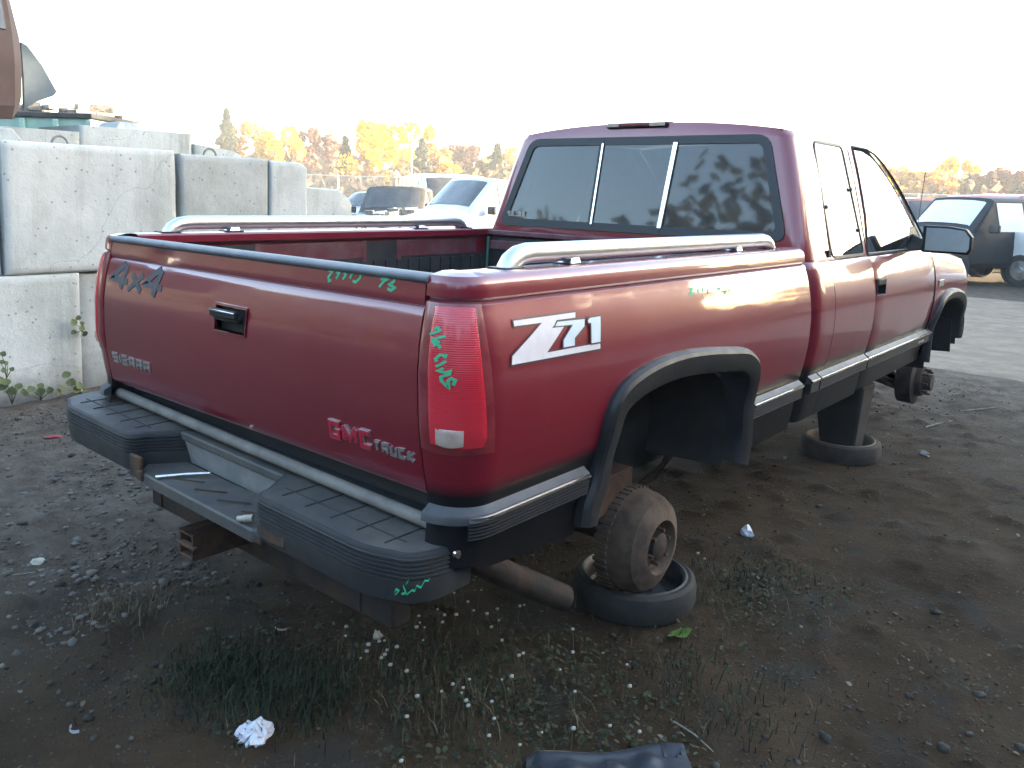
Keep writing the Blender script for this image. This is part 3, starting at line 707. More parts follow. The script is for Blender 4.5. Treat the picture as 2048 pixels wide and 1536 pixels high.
# ---- doors
for sx in SD:
    zD = [z for z in ZC if .575 <= z <= 1.2725] + [1.2745]
    ys = [2.993 + (4.188 - 2.993) * k / 14 for k in range(15)]
    hy0, hy1, hz0_, hz1_ = 3.005, 3.155, 1.068, 1.155
    ys = sorted(ys[2:] + [2.993, hy0, hy1]); zD = sorted(set(zD + [hz0_, hz1_, .575]))
    mb = MB(); g = [[(BW + o_(z) + GC.get(z, 0) + (-.004 if y in (ys[0], ys[-1]) else 0), y, z) for y in ys] for z in zD]
    a0, a1, b0, b1 = zD.index(hz0_), zD.index(hz1_), ys.index(hy0), ys.index(hy1)
    mb.grid(g, skip=lambda i, j: a0 <= i < a1 and b0 <= j < b1)
    for e in (0, -1): mb.grid([[r[e] for r in g], [(x - .03, y, z) for x, y, z in [r[e] for r in g]]])
    mb.grid([g[0], [(x - .03, y, z) for x, y, z in g[0]]]); mb.grid([g[-1], [(x - .06, y, z) for x, y, z in g[-1]]])
    dr_o = obj('door', mir(mb, sx), MAT['paint_low'], truck, 30)
    mb = MB(); xh = BW + o_(1.11)
    mb.box((xh - .035, 3.08, 1.1115), (.012, .15, .087))
    for cy, cz, dy, dz in ((3.007, 1.1115, .006, .087), (3.153, 1.1115, .006, .087), (3.08, 1.070, .15, .006), (3.08, 1.153, .15, .006)): mb.box((xh - .012, cy, cz), (.034, dy, dz))
    ho = obj('handle', mir(mb, sx), MAT['plastic'], dr_o, bevel=.003)
    mb = MB(); mb.box((xh + .001, 3.08, 1.138), (.014, .135, .034)); obj('handle_paddle', mir(mb, sx), MAT['plastic'], ho, bevel=.006)
    # mirror
    mb = MB()
    mb.prism([(1.02, 3.62, 1.275), (1.255, 3.62, 1.275), (1.268, 3.62, 1.30), (1.268, 3.62, 1.37), (1.235, 3.62, 1.412), (1.15, 3.62, 1.424), (1.02, 3.62, 1.424)], (0, .06, 0))
    mb.prism([(1.06, 3.68, 1.29), (1.22, 3.68, 1.29), (1.22, 3.68, 1.39), (1.06, 3.68, 1.41)], (0, .05, 0))
    mb.prism([(.86, 3.75, 1.275), (1.03, 3.64, 1.285), (1.03, 3.64, 1.345), (.86, 3.95, 1.37)], (0, .05, 0))
    mb.prism([(.895, 3.72, 1.275), (.895, 4.13, 1.275), (.865, 3.98, 1.41), (.865, 3.90, 1.41)], (.022, 0, 0))
    mo = obj('door_mirror', mir(mb, sx), MAT['plastic'], dr_o, bevel=.008)
    mb = MB(); mb.prism([(1.04, 3.6165, 1.288), (1.246, 3.6165, 1.288), (1.257, 3.6165, 1.305), (1.257, 3.6165, 1.366), (1.230, 3.6165, 1.402), (1.15, 3.6165, 1.412), (1.04, 3.6165, 1.412)], (0, .002, 0))
    obj('mirror_glass', mir(mb, sx), MAT['mirror'], mo)
    # ---- front fender
    zF = [z for z in ZC if .575 <= z <= 1.2725]
    yf = sorted([4.203, 4.212] + arch_cols(ARCH_F) + [5.16, 5.22, 5.28])
    def drop(y): return .015 + .12 * max(0, (y - 4.2) / 1.1) ** 1.4
    rowsF = []
    for z in zF:
        r = []
        for y in yf:
            zz = max(z, zb_arch(ARCH_F, y, .575)); t = (zz - .575) / (1.2725 - .575); zz2 = zz - drop(y) * max(0, (zz - 1.0) / .2725)
            xx = BW + o_(zz) - .10 * max(0, (y - 5.05) / .23) ** 2
            r.append((xx, y, zz2))
        rowsF.append(r)
    tp = rowsF[-1]
    for dx, dz in ((-.03, .012), (-.08, .016), (-.17, .018)): rowsF.append([(x + dx, y, z + dz) for x, y, z in tp])
    mb = MB(); mb.grid(rowsF); fo = obj('front_fender', mir(mb, sx), MAT['paint_low'], truck, 35)
    mb = MB(); mb.box((BW + o_(1.06) + .003, 4.33, 1.055), (.005, .12, .04)); obj('fender_badge', mir(mb, sx), MAT['badge'], fo, bevel=.001)
    mb = MB()
    for k in range(3): mb.box((BW + .030, 3.98 + k * .042, .716), (.006, .03, .013))
    tag(obj('door_badge', mir(mb, sx), MAT['badge'], dr_o), kind='stuff')
# hood, cowl, nose
mb = MB(); R_ = []
for y in (4.22, 4.4, 4.7, 5.0, 5.2, 5.3):
    z = 1.272 - (.015 + .12 * max(0, (y - 4.2) / 1.1) ** 1.4) + .02
    R_.append([(.80 * u, y + .02 * (1 - u * u), z + .055 * (1 - u * u) + .02 * (abs(u) > .55) * (abs(u) < .8)) for u in [-1 + k / 7 for k in range(15)]])
mb.grid(R_); obj('hood', mb, MAT['paint'], truck)
mb = MB(); mb.box((0, 4.26, 1.255), (1.66, .10, .02)); obj('cowl', mb, MAT['plastic'], truck)
mb = MB(); mb.box((0, 5.30, 1.0), (1.70, .06, .26)); mb.box((0, 5.29, .86), (1.66, .05, .06)); obj('grille', mb, MAT['plastic'], truck, bevel=.01)
for sx in SD:
    mb = MB(); mb.box((sx * .66, 5.335, 1.02), (.34, .02, .16)); obj('headlight', mb, MAT['clearlens'], truck, bevel=.008)
mb = MB(); R_ = []
for u in [-1 + k / 10 for k in range(21)]:
    y = 5.46 - .16 * abs(u) ** 3; x = .95 * u
    R_.append([(x, y - .09, .62), (x, y - .02, .60), (x, y, .64), (x, y, .72), (x, y - .03, .77), (x, y - .09, .78)])
mb.grid(R_); obj('front_bumper', mb, MAT['chrome'], truck)
mb = MB(); mb.tube([(.80, 4.36, 1.24), (.803, 4.40, 1.5), (.81, 4.46, 1.95)], .0022, 6); obj('antenna', mb, MAT['rubber'], truck)
# ---- interior
for x in (-.42, .42):
    mb = MB(); mb.box((x, 3.28, 1.08), (.50, .50, .16)); mb.prism([(x - .25, 3.02, 1.0), (x - .25, 3.18, 1.0), (x - .25, 2.98, 1.50), (x - .25, 2.88, 1.50)], (.50, 0, 0)); so = obj('seat', mb, MAT['seat'], truck, bevel=.05, seg=3)
    mb = MB(); mb.box((x, 2.90, 1.58), (.26, .09, .15)); mb.box((x, 2.91, 1.50), (.10, .03, .08)); obj('headrest', mb, MAT['seat'], so, bevel=.035, seg=3)
mb = MB(); mb.box((0, 2.42, 1.0), (1.5, .40, .22)); mb.box((0, 2.28, 1.22), (1.5, .10, .30)); obj('rear_bench', mb, MAT['seat'], truck, bevel=.04, seg=3)
mb = MB(); mb.prism([(-.84, 3.80, 1.0), (-.84, 3.78, 1.22), (-.84, 3.84, 1.335), (-.84, 4.05, 1.345), (-.84, 4.26, 1.27), (-.84, 4.26, 1.0)], (1.68, 0, 0)); obj('dashboard', mb, MAT['dash'], truck, bevel=.02)
mb = MB(); c = Vector((-.42, 3.70, 1.30)); ax = Vector((0, -.85, .5)).normalized(); u = Vector((1, 0, 0)); v = ax.cross(u)
mb.tube([c + (u * math.cos(a) + v * math.sin(a)) * .19 for a in [2 * math.pi * k / 24 for k in range(25)]], .014, 8, cap=False); mb.tube([c, c - ax * .25], .03, 8); mb.box(c, (.34, .02, .05)); obj('steering_wheel', mb, MAT['dash'], truck)
mb = MB(); mb.box((0, 3.25, .66), (1.72, 2.1, .04)); mb.box((0, 2.19, .95), (1.70, .02, .6))
for sx in SD: mb.box((sx * .86, 3.2, .93), (.03, 2.0, .60)); mb.box((sx * .80, 4.7, 1.05), (.02, .9, .25))
mb.box((0, 4.25, .95), (1.70, .03, .6)); obj('cab_floor', mb, MAT['dash'], truck)
# ---- rear bumper
def bz(x): return .690 - .018 * x          # hangs a little lower on the right
def bend(x): return -.145 + .10 * max(0, ((x if x > 0 else -x - .14) - .70) / .22) ** 2.2
bmp = bpy.data.objects.new('rear_bumper', None); COL.objects.link(bmp); bmp.parent = truck; bmp.empty_display_size = .1
def half(x0, x1, inner):
    "one half of the step bumper from x0 (outer) to x1 (at the notch)"
    N = 26; xs = [x0 + (x1 - x0) * k / N for k in range(N + 1)]; sgn = 1 if x0 > 0 else -1
    def plan(x, dd):
        # outer end is rounded, inner end rounded into the notch
        y = bend(x); e = (abs(x) - abs(x0) + .10) / .10
        return y
    out = []
    path = []
    for k in range(9):                            # outer end round
        a = math.pi / 2 * k / 8; path.append((x0 - sgn * .075 * (1 - math.cos(a)) , bend(x0 - sgn * .075) + .13 * (1 - math.sin(a)) ** 1.0))
    path = [(x0, .085)] + path
    for x in xs[4:-2]: path.append((x, bend(x)))
    for k in range(1, 7):
        a = math.pi / 2 * k / 6; path.append((x1 + sgn * .05 - sgn * .05 * math.sin(a) * 1.0, bend(x1) + .05 * (1 - math.cos(a))))
    path += [(x1 - sgn * .05, -.02), (x1 - sgn * .11, .085)]
    return path
for x0, x1 in ((.905, .285), (-1.045, -.415)):
    path = half(x0, x1, 0); n = len(path)
    cen = Vector((sum(p[0] for p in path) / n, .05))
    def ring(dz, d):
        r = []
        for i, (x, y) in enumerate(path):
            t = Vector(path[min(i + 1, n - 1)]) - Vector(path[max(i - 1, 0)]); nn = Vector((t.y, -t.x)).normalized() if t.length > 1e-6 else Vector((0, -1))
            if nn.dot(Vector((x, y)) - cen) < 0: nn = -nn
            r.append((x + nn.x * d, y + nn.y * d, bz(x) + dz))
        return r
    prof = [(0, -.012), (-.002, -.003), (-.010, 0)]
    for k in range(5):
        z = -.012 - k * .0108; prof += [(z, .0), (z - .0015, .003), (z - .0065, .003), (z - .0085, 0), (z - .0092, -.004)]
    prof += [(-.066, -.001), (-.075, .0), (-.125, -.006), (-.135, -.02)]
    rows_ = [ring(dz, d) for dz, d in prof]
    mb = MB(); mb.grid(rows_); fo = obj('bumper_face', mb, MAT['bumper'], bmp, 30)
    mb = MB(); rin = ring(0, -.012); mid = [(x, y, z) for x, y, z in rin]
    a = [(x, y, z) for x, y, z in rin]
    mb.v += a; mb.f.append(tuple(range(len(a)))); mb.m.append(0)
    mb.v += [(p[0], .085, p[2]) for p in (a[0],)]
    pad = obj('step_pad', mb, MAT['pad'], bmp, 30)
    # grooves in the pad: joints drawn as low ribs of rubber
    mb = MB()
    lo_, hi_ = sorted((x0 * .93, x1 * 1.02)); k = 0; x = lo_ + .07
    while x < hi_ - .03:
        mb.box((x, -.02, bz(x) + .0012), (.0025, .15, .003)); x += .105
    mb.box(((lo_ + hi_) / 2, -.055, bz((lo_ + hi_) / 2) + .0012), ((hi_ - lo_) * .9, .0025, .003), M=Matrix.Rotation(math.atan(.018), 3, 'Y'))
    tag(obj('tread_rib', mb, MAT['pad_joint'], pad), kind='stuff')
mb = MB()
Q = [(-.53, .0), (.40, .0), (.40, .085), (-.53, .085)]
mb.add([(x, y, bz(x) - .002) for x, y in Q] + [(x, y, bz(x) - .03) for x, y in Q], [(0, 1, 2, 3), (7, 6, 5, 4), (0, 4, 5, 1), (1, 5, 6, 2), (2, 6, 7, 3), (3, 7, 4, 0)]); obj('step_bridge', mb, MAT['pad'], bmp, bevel=.005)
mb = MB(); mb.tube([(-.85, .028, bz(-.85) + .030), (0, .026, bz(0) + .026), (.82, .028, bz(.82) + .026)], .018, 12); obj('sill_bar', mb, M('sill_bar', (.20, .18, .155), (.12, .11, .095), .75, scale=9), bmp)
mb = MB(); mb.box((0, .085, .735), (1.66, .02, .10)); mb.box((0, .065, .712), (1.66, .05, .01)); obj('gap_shade_panel', mb, MAT['rubber'], bmp)  # black panel added to stand for the shaded gap below the tailgate
mb = MB(); Q = [(-.50, .004, bz(-.5) - .012), (.36, .004, bz(.36) - .012), (.34, .03, bz(.34) - .115), (-.48, .03, bz(-.48) - .115)]; mb.prism(Q, (0, .012, 0)); pl_ = obj('plate_recess', mb, M('primer_plate', (.20, .20, .19), (.27, .26, .24), .6, scale=14), bmp)
mb = MB()
for x in (-.40, .24): mb.lathe([(0, .008), (.009, .006), (.011, 0)], (x, .006, bz(x) - .03), (0, -1, 0), 8)
obj('screw', mb, MAT['plastic'], pl_)
mb = MB(); Q = [(-.60, .02), (-.36, -.145), (.28, -.145), (.44, .02), (.44, .0), (.30, -.16), (-.38, -.16), (-.62, 0)]
zs_ = .580
mb.add([(-.56, .035, zs_ + .008), (-.36, -.14, zs_ + .006), (.28, -.14, zs_ - .004), (.42, .0, zs_ - .006), (.30, .02, zs_), (-.30, .02, zs_ + .006)] + [(-.56, .035, zs_ - .03), (-.36, -.14, zs_ - .03), (.28, -.14, zs_ - .04), (.42, .0, zs_ - .04), (.30, .02, zs_ - .04), (-.30, .02, zs_ - .03)], [(0, 1, 2, 3, 4, 5), (0, 6, 7, 1), (1, 7, 8, 2), (2, 8, 9, 3), (3, 9, 10, 4), (4, 10, 11, 5), (5, 11, 6, 0)])
lst = obj('lower_step', mb, MAT['pad'], bmp, bevel=.006)
mb = MB(); mb.tube([(-.262, -.138, .592), (-.215, -.060, .594), (-.165, -.002, .596)], .0065, 8); obj('bright_edge', mb, MAT['chrome'], lst, bevel=.002)
mb = MB()
for k in range(4): mb.box((-.18 + k * .13, -.07, zs_ + .005), (.11, .004, .003), rz=.5)
tag(obj('tread_rib', mb, MAT['rust'], lst), kind='stuff')
mb = MB(); mb.box((.375, -.137, .588), (.13, .014, .045)); mb.box((.315, -.137, .562), (.04, .02, .03)); obj('rusted_edge', mb, MAT['rust_edge'], bmp, bevel=.006); mb = MB(); mb.box((-.385, -.139, .600), (.075, .014, .075)); mb.box((-.352, -.142, .578), (.03, .016, .035)); obj('rusted_edge', mb, MAT['rust_edge'], bmp, bevel=.006)
mb = MB(); mb.lathe([(0, .012), (.010, .009), (.013, 0)], (.912, .02, bz(.9) - .02), (1, -.2, 0), 12); obj('end_bolt', mb, MAT['chrome'], bmp)
# bumper corner marking
mb = MB()
def b_fn(u, v, d):
    a = u; x = .905 - .075 * (1 - math.cos(a)); y = bend(.83) + .13 * (1 - math.sin(a)); nx, ny = .7 * math.cos(a) + .1, -.9 * math.sin(a) - .1
    L = math.hypot(nx, ny); return (x + nx / L * (d - .002), y + ny / L * (d - .002), v)
for st in ([(1.42, .572), (1.30, .582), (1.40, .586), (1.44, .578)], [(1.18, .598), (1.10, .578), (1.22, .576)], [(1.02, .615), (1.10, .601)], [(1.08, .575), (.95, .586), (.88, .583), (.84, .596), (.74, .590), (.66, .606), (.58, .604), (.54, .615)]): ribbon(mb, st, .004, b_fn, .0045, sub=.03)
obj('marker_writing', mb, MAT['green'], bmp)
# hitch
mb = MB(); mb.box((-.06, .12, .36), (1.35, .07, .09)); 
for x in (-.66, .48): mb.box((x, .16, .43), (.012, .16, .22))
mb.prism([(.20, .10, .42), (.50, .10, .46), (.50, .10, .30), (.42, .10, .30), (.36, .10, .33), (.20, .10, .33)], (0, .012, 0))
ht = obj('hitch_beam', mb, MAT['rust_dark'], truck, bevel=.006)
mb = MB()
for dx, dz, sx_, sz_ in ((-.038, 0, .010, .086), (.038, 0, .010, .086), (0, .038, .086, .010), (0, -.038, .086, .010)): mb.box((-.115 + dx, .03, .405 + dz), (sx_, .30, sz_))
mb.box((-.115, -.115, .405), (.11, .02, .012)); obj('hitch_receiver', mb, MAT['rust'], ht, bevel=.003)
# ---- chassis
mb = MB()
for sx in SD: mb.box((sx * .46, 2.7, .47), (.075, 5.2, .15))
for y in (.5, 1.7, 2.6, 3.6, 4.7): mb.box((0, y, .45), (.9, .10, .10))
obj('frame_rail', mb, MAT['under'], truck, bevel=.01)
mb = MB(); mb.box((0, 1.05, .80), (1.10, 2.0, .05)); mb.box((.40, 3.2, .50), (.5, 1.5, .10)); mb.box((0, 3.3, .60), (1.7, 2.0, .06)); mb.box((-.35, 2.2, .50), (.5, 1.2, .24)); obj('floor_pan', mb, MAT['under'], truck, bevel=.02)
AXY, AXZ = 1.194, .268
mb = MB(); mb.tube([(-.70, AXY, AXZ), (.70, AXY, AXZ)], .045, 14); mb.lathe([(.02, -.16), (.12, -.10), (.15, 0), (.12, .10), (.02, .16)], (.05, AXY, AXZ), (0, 1, 0), 18); ax_o = obj('rear_axle', mb, MAT['rust_dark'], truck)
for sx in SD:
    mb = MB()
    for k in range(4): mb.tube([(sx * .56, .42 + k * .1, .50 - k * .02), (sx * .56, .8, .385 - k * .012), (sx * .56, 1.2, .345 - k * .013), (sx * .56, 1.6, .39 - k * .012), (sx * .56, 2.0 - k * .1, .50 - k * .02)], .034, 4, squash=.25)
    mb.box((sx * .56, 1.2, .32), (.11, .20, .05)); mb.box((sx * .60, 1.05, .46), (.16, .34, .14)); obj('leaf_spring', mb, MAT['rust'], truck, bevel=.004)
    prof = [(.0, -.115), (.175, -.115), (.192, -.108), (.194, -.07), (.190, -.06), (.188, -.05), (.186, -.02), (.180, .0), (.165, .028), (.125, .050), (.100, .058), (.097, .052), (.095, .020), (.088, .008), (.0, .008)]
    mb = MB(); mb.lathe(prof, (sx * .775, AXY, AXZ), (sx, 0, 0), 40); d_o = obj('brake_drum', mb, MAT['dirty_drum'], truck, 25)
    mb = MB()
    for k in range(44):
        a = 2 * math.pi * k / 44; M_ = Matrix.Rotation(a, 3, 'X'); mb.box(Vector((sx * .690, AXY, AXZ)) + M_ @ Vector((0, 0, .193)), (.055, .012, .008), M=M_)
    tag(obj('cooling_fin', mb, MAT['dirty_drum'], d_o), kind='stuff')
    mb = MB()
    for k in range(6):
        a = 2 * math.pi * k / 6 + .3; mb.tube([(sx * .80, AXY + .062 * math.cos(a), AXZ + .062 * math.sin(a)), (sx * .832, AXY + .062 * math.cos(a), AXZ + .062 * math.sin(a))], .007, 8)
    tag(obj('wheel_stud', mb, MAT['rust'], d_o), kind='stuff')
    mb = MB(); mb.lathe([(.05, 0), (.05, .022), (.035, .03), (.0, .03)], (sx * .803, AXY, AXZ), (sx, 0, 0), 16); obj('hub', mb, MAT['rust_dark'], d_o)
    mb = MB(); prof = [(.0, -.10), (.16, -.10), (.165, -.02), (.165, .0), (.11, .01), (.10, .045), (.06, .05), (.055, .10), (.0, .105)]
    hz = .335
    mb.lathe(prof, (sx * .80, 4.74, hz), (sx, 0, 0), 32); h_o = obj('front_hub', mb, MAT['rust_dark'], truck, 25)
    mb = MB()
    for k in range(8):
        a = 2 * math.pi * k / 8; mb.tube([(sx * .84, 4.74 + .082 * math.cos(a), hz + .082 * math.sin(a)), (sx * .89, 4.74 + .082 * math.cos(a), hz + .082 * math.sin(a))], .008, 8)
    tag(obj('wheel_stud', mb, MAT['rust'], h_o), kind='stuff')
    mb = MB(); mb.tube([(sx * .45, 4.5, .40), (sx * .74, 4.72, .27)], .03, 8); mb.tube([(sx * .45, 4.95, .40), (sx * .74, 4.76, .27)], .03, 8); mb.tube([(sx * .3, 4.74, .34), (sx * .75, 4.74, hz)], .028, 8); obj('control_arm', mb, MAT['rust_dark'], truck)
mb = MB(); pa = [(.50, -.0, .60), (.56, .18, .545), (.62, .30, .49), (.66, .50, .355), (.70, .775, .185)]; mb.tube(pa, [.038, .040, .042, .043, .045], 18, cap=False); mb.tube(pa[2:], .041, 18, cap=False); mb.tube([(.50, -.0, .60), (.30, .8, .58), (.30, 2.0, .52)], .035, 10); obj('tailpipe', mb, MAT['rust_dark'], truck, weld=0)
# green strap in the corner of the bed
mb = MB(); mb.prism([(-.80, 2.035, 1.29), (-.785, 2.035, 1.29), (-.79, 2.02, .90), (-.802, 2.02, .90)], (0, .003, 0)); tag(obj('strap', mb, M('green_strap', (.05, .16, .13), None, .8)), 'thin green strap hanging inside the front corner of the truck bed', 'strap')
# ================================================================== pixel ray helper: a point of the place seen at photo pixel (px, py)
def ray(px, py):
    return (AX_F + AX_R * ((px - 1024) / 1659.15) - AX_U * ((py - 600.2) / 1659.15))
def at_z(px, py, z):
    d = ray(px, py); return CAM + d * ((z - CAM.z) / d.z)
def at_x(px, py, x):
    d = ray(px, py); return CAM + d * ((x - CAM.x) / d.x)
def at_d(px, py, D): return CAM + ray(px, py) * D
# ------------------------------------------------------------------ ground
_P = rng.random((256, 256))
def vnoise(x, y):
    xi, yi = np.floor(x).astype(int), np.floor(y).astype(int); fx, fy = x - xi, y - yi
    fx, fy = fx * fx * (3 - 2 * fx), fy * fy * (3 - 2 * fy)
    g = lambda a, b: _P[a % 256, b % 256]
    return (g(xi, yi) * (1 - fx) + g(xi + 1, yi) * fx) * (1 - fy) + (g(xi, yi + 1) * (1 - fx) + g(xi + 1, yi + 1) * fx) * fy
def fbm(x, y, o=4):
    s = 0; a = .5
    for k in range(o): s = s + a * vnoise(x * 2 ** k + 17 * k, y * 2 ** k + 31 * k); a *= .5
    return s
def height(x, y):
    x = np.asarray(x, float); y = np.asarray(y, float)
    h = .07 * (fbm(x * .45 + 3, y * .45 + 9, 3) - .45) +   .046 * (fbm(x * 3.1, y * 3.1, 4) - .47) +   .034 * np.maximum(0, fbm(x * 9 + 5, y * 9, 3) - .5) / .3
    # ruts and clods left of the hitch
    m = np.exp(-((x + .9) / 1.3) ** 2 - ((y - .2) / 1.0) ** 2)
    h = h + m * .10 * (fbm(x * 5 + y * 3, y * 7, 3) - .45)
    # berm along the lane on the right
    h = h + .05 * np.exp(-((y - 5.9 + .1 * x) / .5) ** 2) * np.clip(x + 2, 0, 1) * (fbm(x * 2, y * 2, 3) + .3)
    for cx, cy, r in ((.69, 1.26, .42), (.65, 3.72, .42)):
        k = np.exp(-((x - cx) ** 2 + (y - cy) ** 2) / r ** 2); h = h * (1 - k) - .004 * k
    rd = np.clip((y - 6.3 + .1 * x) / .6, 0, 1) * np.clip((x + 3.0) / .8, 0, 1) * np.clip((15.5 - y) / .8, 0, 1); h = h * (1 - rd) + rd * (.012 * (fbm(x * .8, y * .8, 3) - .45) + .02)
    far = np.clip((np.hypot(x, y - 3) - 25) / 40, 0, 1); return h * (1 - far)
def axis(lo, hi, step, far):
    a = list(np.arange(lo, hi + step / 2, step)); s = step; p = a[-1]
    while p < far: s *= 1.16; p += s; a.append(p)
    s = step; p = a[0]
    while p > -far: s *= 1.16; p -= s; a.insert(0, p)
    return np.array(a)
gx_, gy_ = axis(-4.2, 3.0, .030, 900), axis(-1.3, 7.2, .034, 900)
X_, Y_ = np.meshgrid(gx_, gy_); Z_ = height(X_, Y_)
def np_mesh(name, V, F, mat):
    me = bpy.data.meshes.new(name); V = np.asarray(V, np.float32); F = np.asarray(F, np.int32); k = F.shape[1]
    me.vertices.add(len(V)); me.vertices.foreach_set('co', V.ravel()); me.loops.add(F.size); me.loops.foreach_set('vertex_index', F.ravel())
    me.polygons.add(len(F)); me.polygons.foreach_set('loop_start', np.arange(0, F.size, k, dtype=np.int32)); me.polygons.foreach_set('loop_total', np.full(len(F), k, np.int32))
    for m in (mat if isinstance(mat, list) else [mat]): me.materials.append(m)
    me.update(calc_edges=True); me.validate()
    o = bpy.data.objects.new(name, me); COL.objects.link(o); return o
def grid_faces(nx, ny):
    i = np.arange(ny - 1)[:, None] * nx + np.arange(nx - 1)[None]; i = i.ravel(); return np.stack([i, i + 1, i + nx + 1, i + nx], 1)
def soil_mat():
    m, n, p = nodes('wet_shaded_soil'); co = coord(n)  # damp soil, with the shade near the truck put into its colour
    a = mix(n, rng_(n, noise(n, 1.6, 6, .65, co), .35, .68), (.036, .0235, .0130), (.077, .052, .031))
    b = mix(n, rng_(n, noise(n, 2.7, 8, .7, co), .52, .62), a, (.047, .039, .030))          # grey grit patches
    sp = add(n, 'ShaderNodeSeparateXYZ'); n.links.new(co, sp.inputs[0])
    # gravel apron along the wall, packed clay elsewhere: broken edge
    e = math_(n, 'ADD', math_(n, 'MULTIPLY', sp.outputs[0], -1), math_(n, 'MULTIPLY', noise(n, 1.1, 6, .65, co), 1.9))
    b = mix(n, rng_(n, e, 1.3, 2.5, 0, .9), b, mix(n, rng_(n, noise(n, 8, 6, .7, co), .35, .65), (.082, .066, .051), (.17, .145, .117)))
    e2 = math_(n, 'ADD', sp.outputs[1], math_(n, 'MULTIPLY', noise(n, .9, 6, .65, co), 2.4))  # paler with distance: light falloff put into the colour
    b = mix(n, rng_(n, e2, 4.6, 8.0, 0, .9), b, mix(n, rng_(n, noise(n, 6, 6, .7, co), .35, .65), (.078, .060, .044), (.165, .132, .102)))
    vo = add(n, 'ShaderNodeTexVoronoi'); vo.inputs['Scale'].default_value = 70; n.links.new(co, vo.inputs[0])
    vc = add(n, 'ShaderNodeSeparateColor'); n.links.new(vo.outputs['Color'], vc.inputs[0])
    st = math_(n, 'MULTIPLY', rng_(n, vc.outputs[0], .72, .76), rng_(n, vo.outputs['Distance'], .42, .28))
    b = mix(n, math_(n, 'MULTIPLY', st, rng_(n, noise(n, 3, 4, .6, co), .35, .6, .1, .8)), b, mix(n, vc.outputs[1], (.045, .043, .042), (.13, .122, .112)))
    n.links.new(b, p.inputs['Base Color'])
    n.links.new(rng_(n, noise(n, 2, 5, .6, co), .35, .65, .8, 1.0), p.inputs['Roughness']); p.inputs['Specular IOR Level'].default_value = .10
    hh = math_(n, 'ADD', math_(n, 'ADD', noise(n, 45, 8, .75, co), math_(n, 'MULTIPLY', noise(n, 190, 4, .7, co), .4)), math_(n, 'MULTIPLY', st, .5))
    bump(n, p, hh, 1.0, .016); return m
SOIL = soil_mat()
tag(np_mesh('ground', np.stack([X_.ravel(), Y_.ravel(), Z_.ravel()], 1), grid_faces(len(gx_), len(gy_)), SOIL), kind='structure')
for p_ in bpy.data.objects['ground'].data.polygons: p_.use_smooth = True
rx, ry = np.arange(-2.2, 26, .22), np.arange(6.9, 14.8, .22)
RX, RY = np.meshgrid(rx, ry); RZ_ = height(RX, RY) + .008
edge = np.minimum(np.minimum(RY - 6.9 + .1 * RX - .1 - .5 * fbm(RX * 1.5, RY * 1.5, 3), 14.7 - RY - .4 * fbm(RX, RY, 3)), RX + 2.1 - .4 * fbm(RX + 9, RY, 3)); RZ_ = RZ_ - .05 * np.clip(-edge / .25, 0, 1)
ROADM = M('packed_gravel_road', (.160, .116, .078), (.24, .183, .130), .9, scale=3, bmp=.7, bscale=60, bdist=.012)
ro_ = tag(np_mesh('road', np.stack([RX.ravel(), RY.ravel(), RZ_.ravel()], 1), grid_faces(len(rx), len(ry)), ROADM), kind='structure')
for p_ in ro_.data.polygons: p_.use_smooth = True

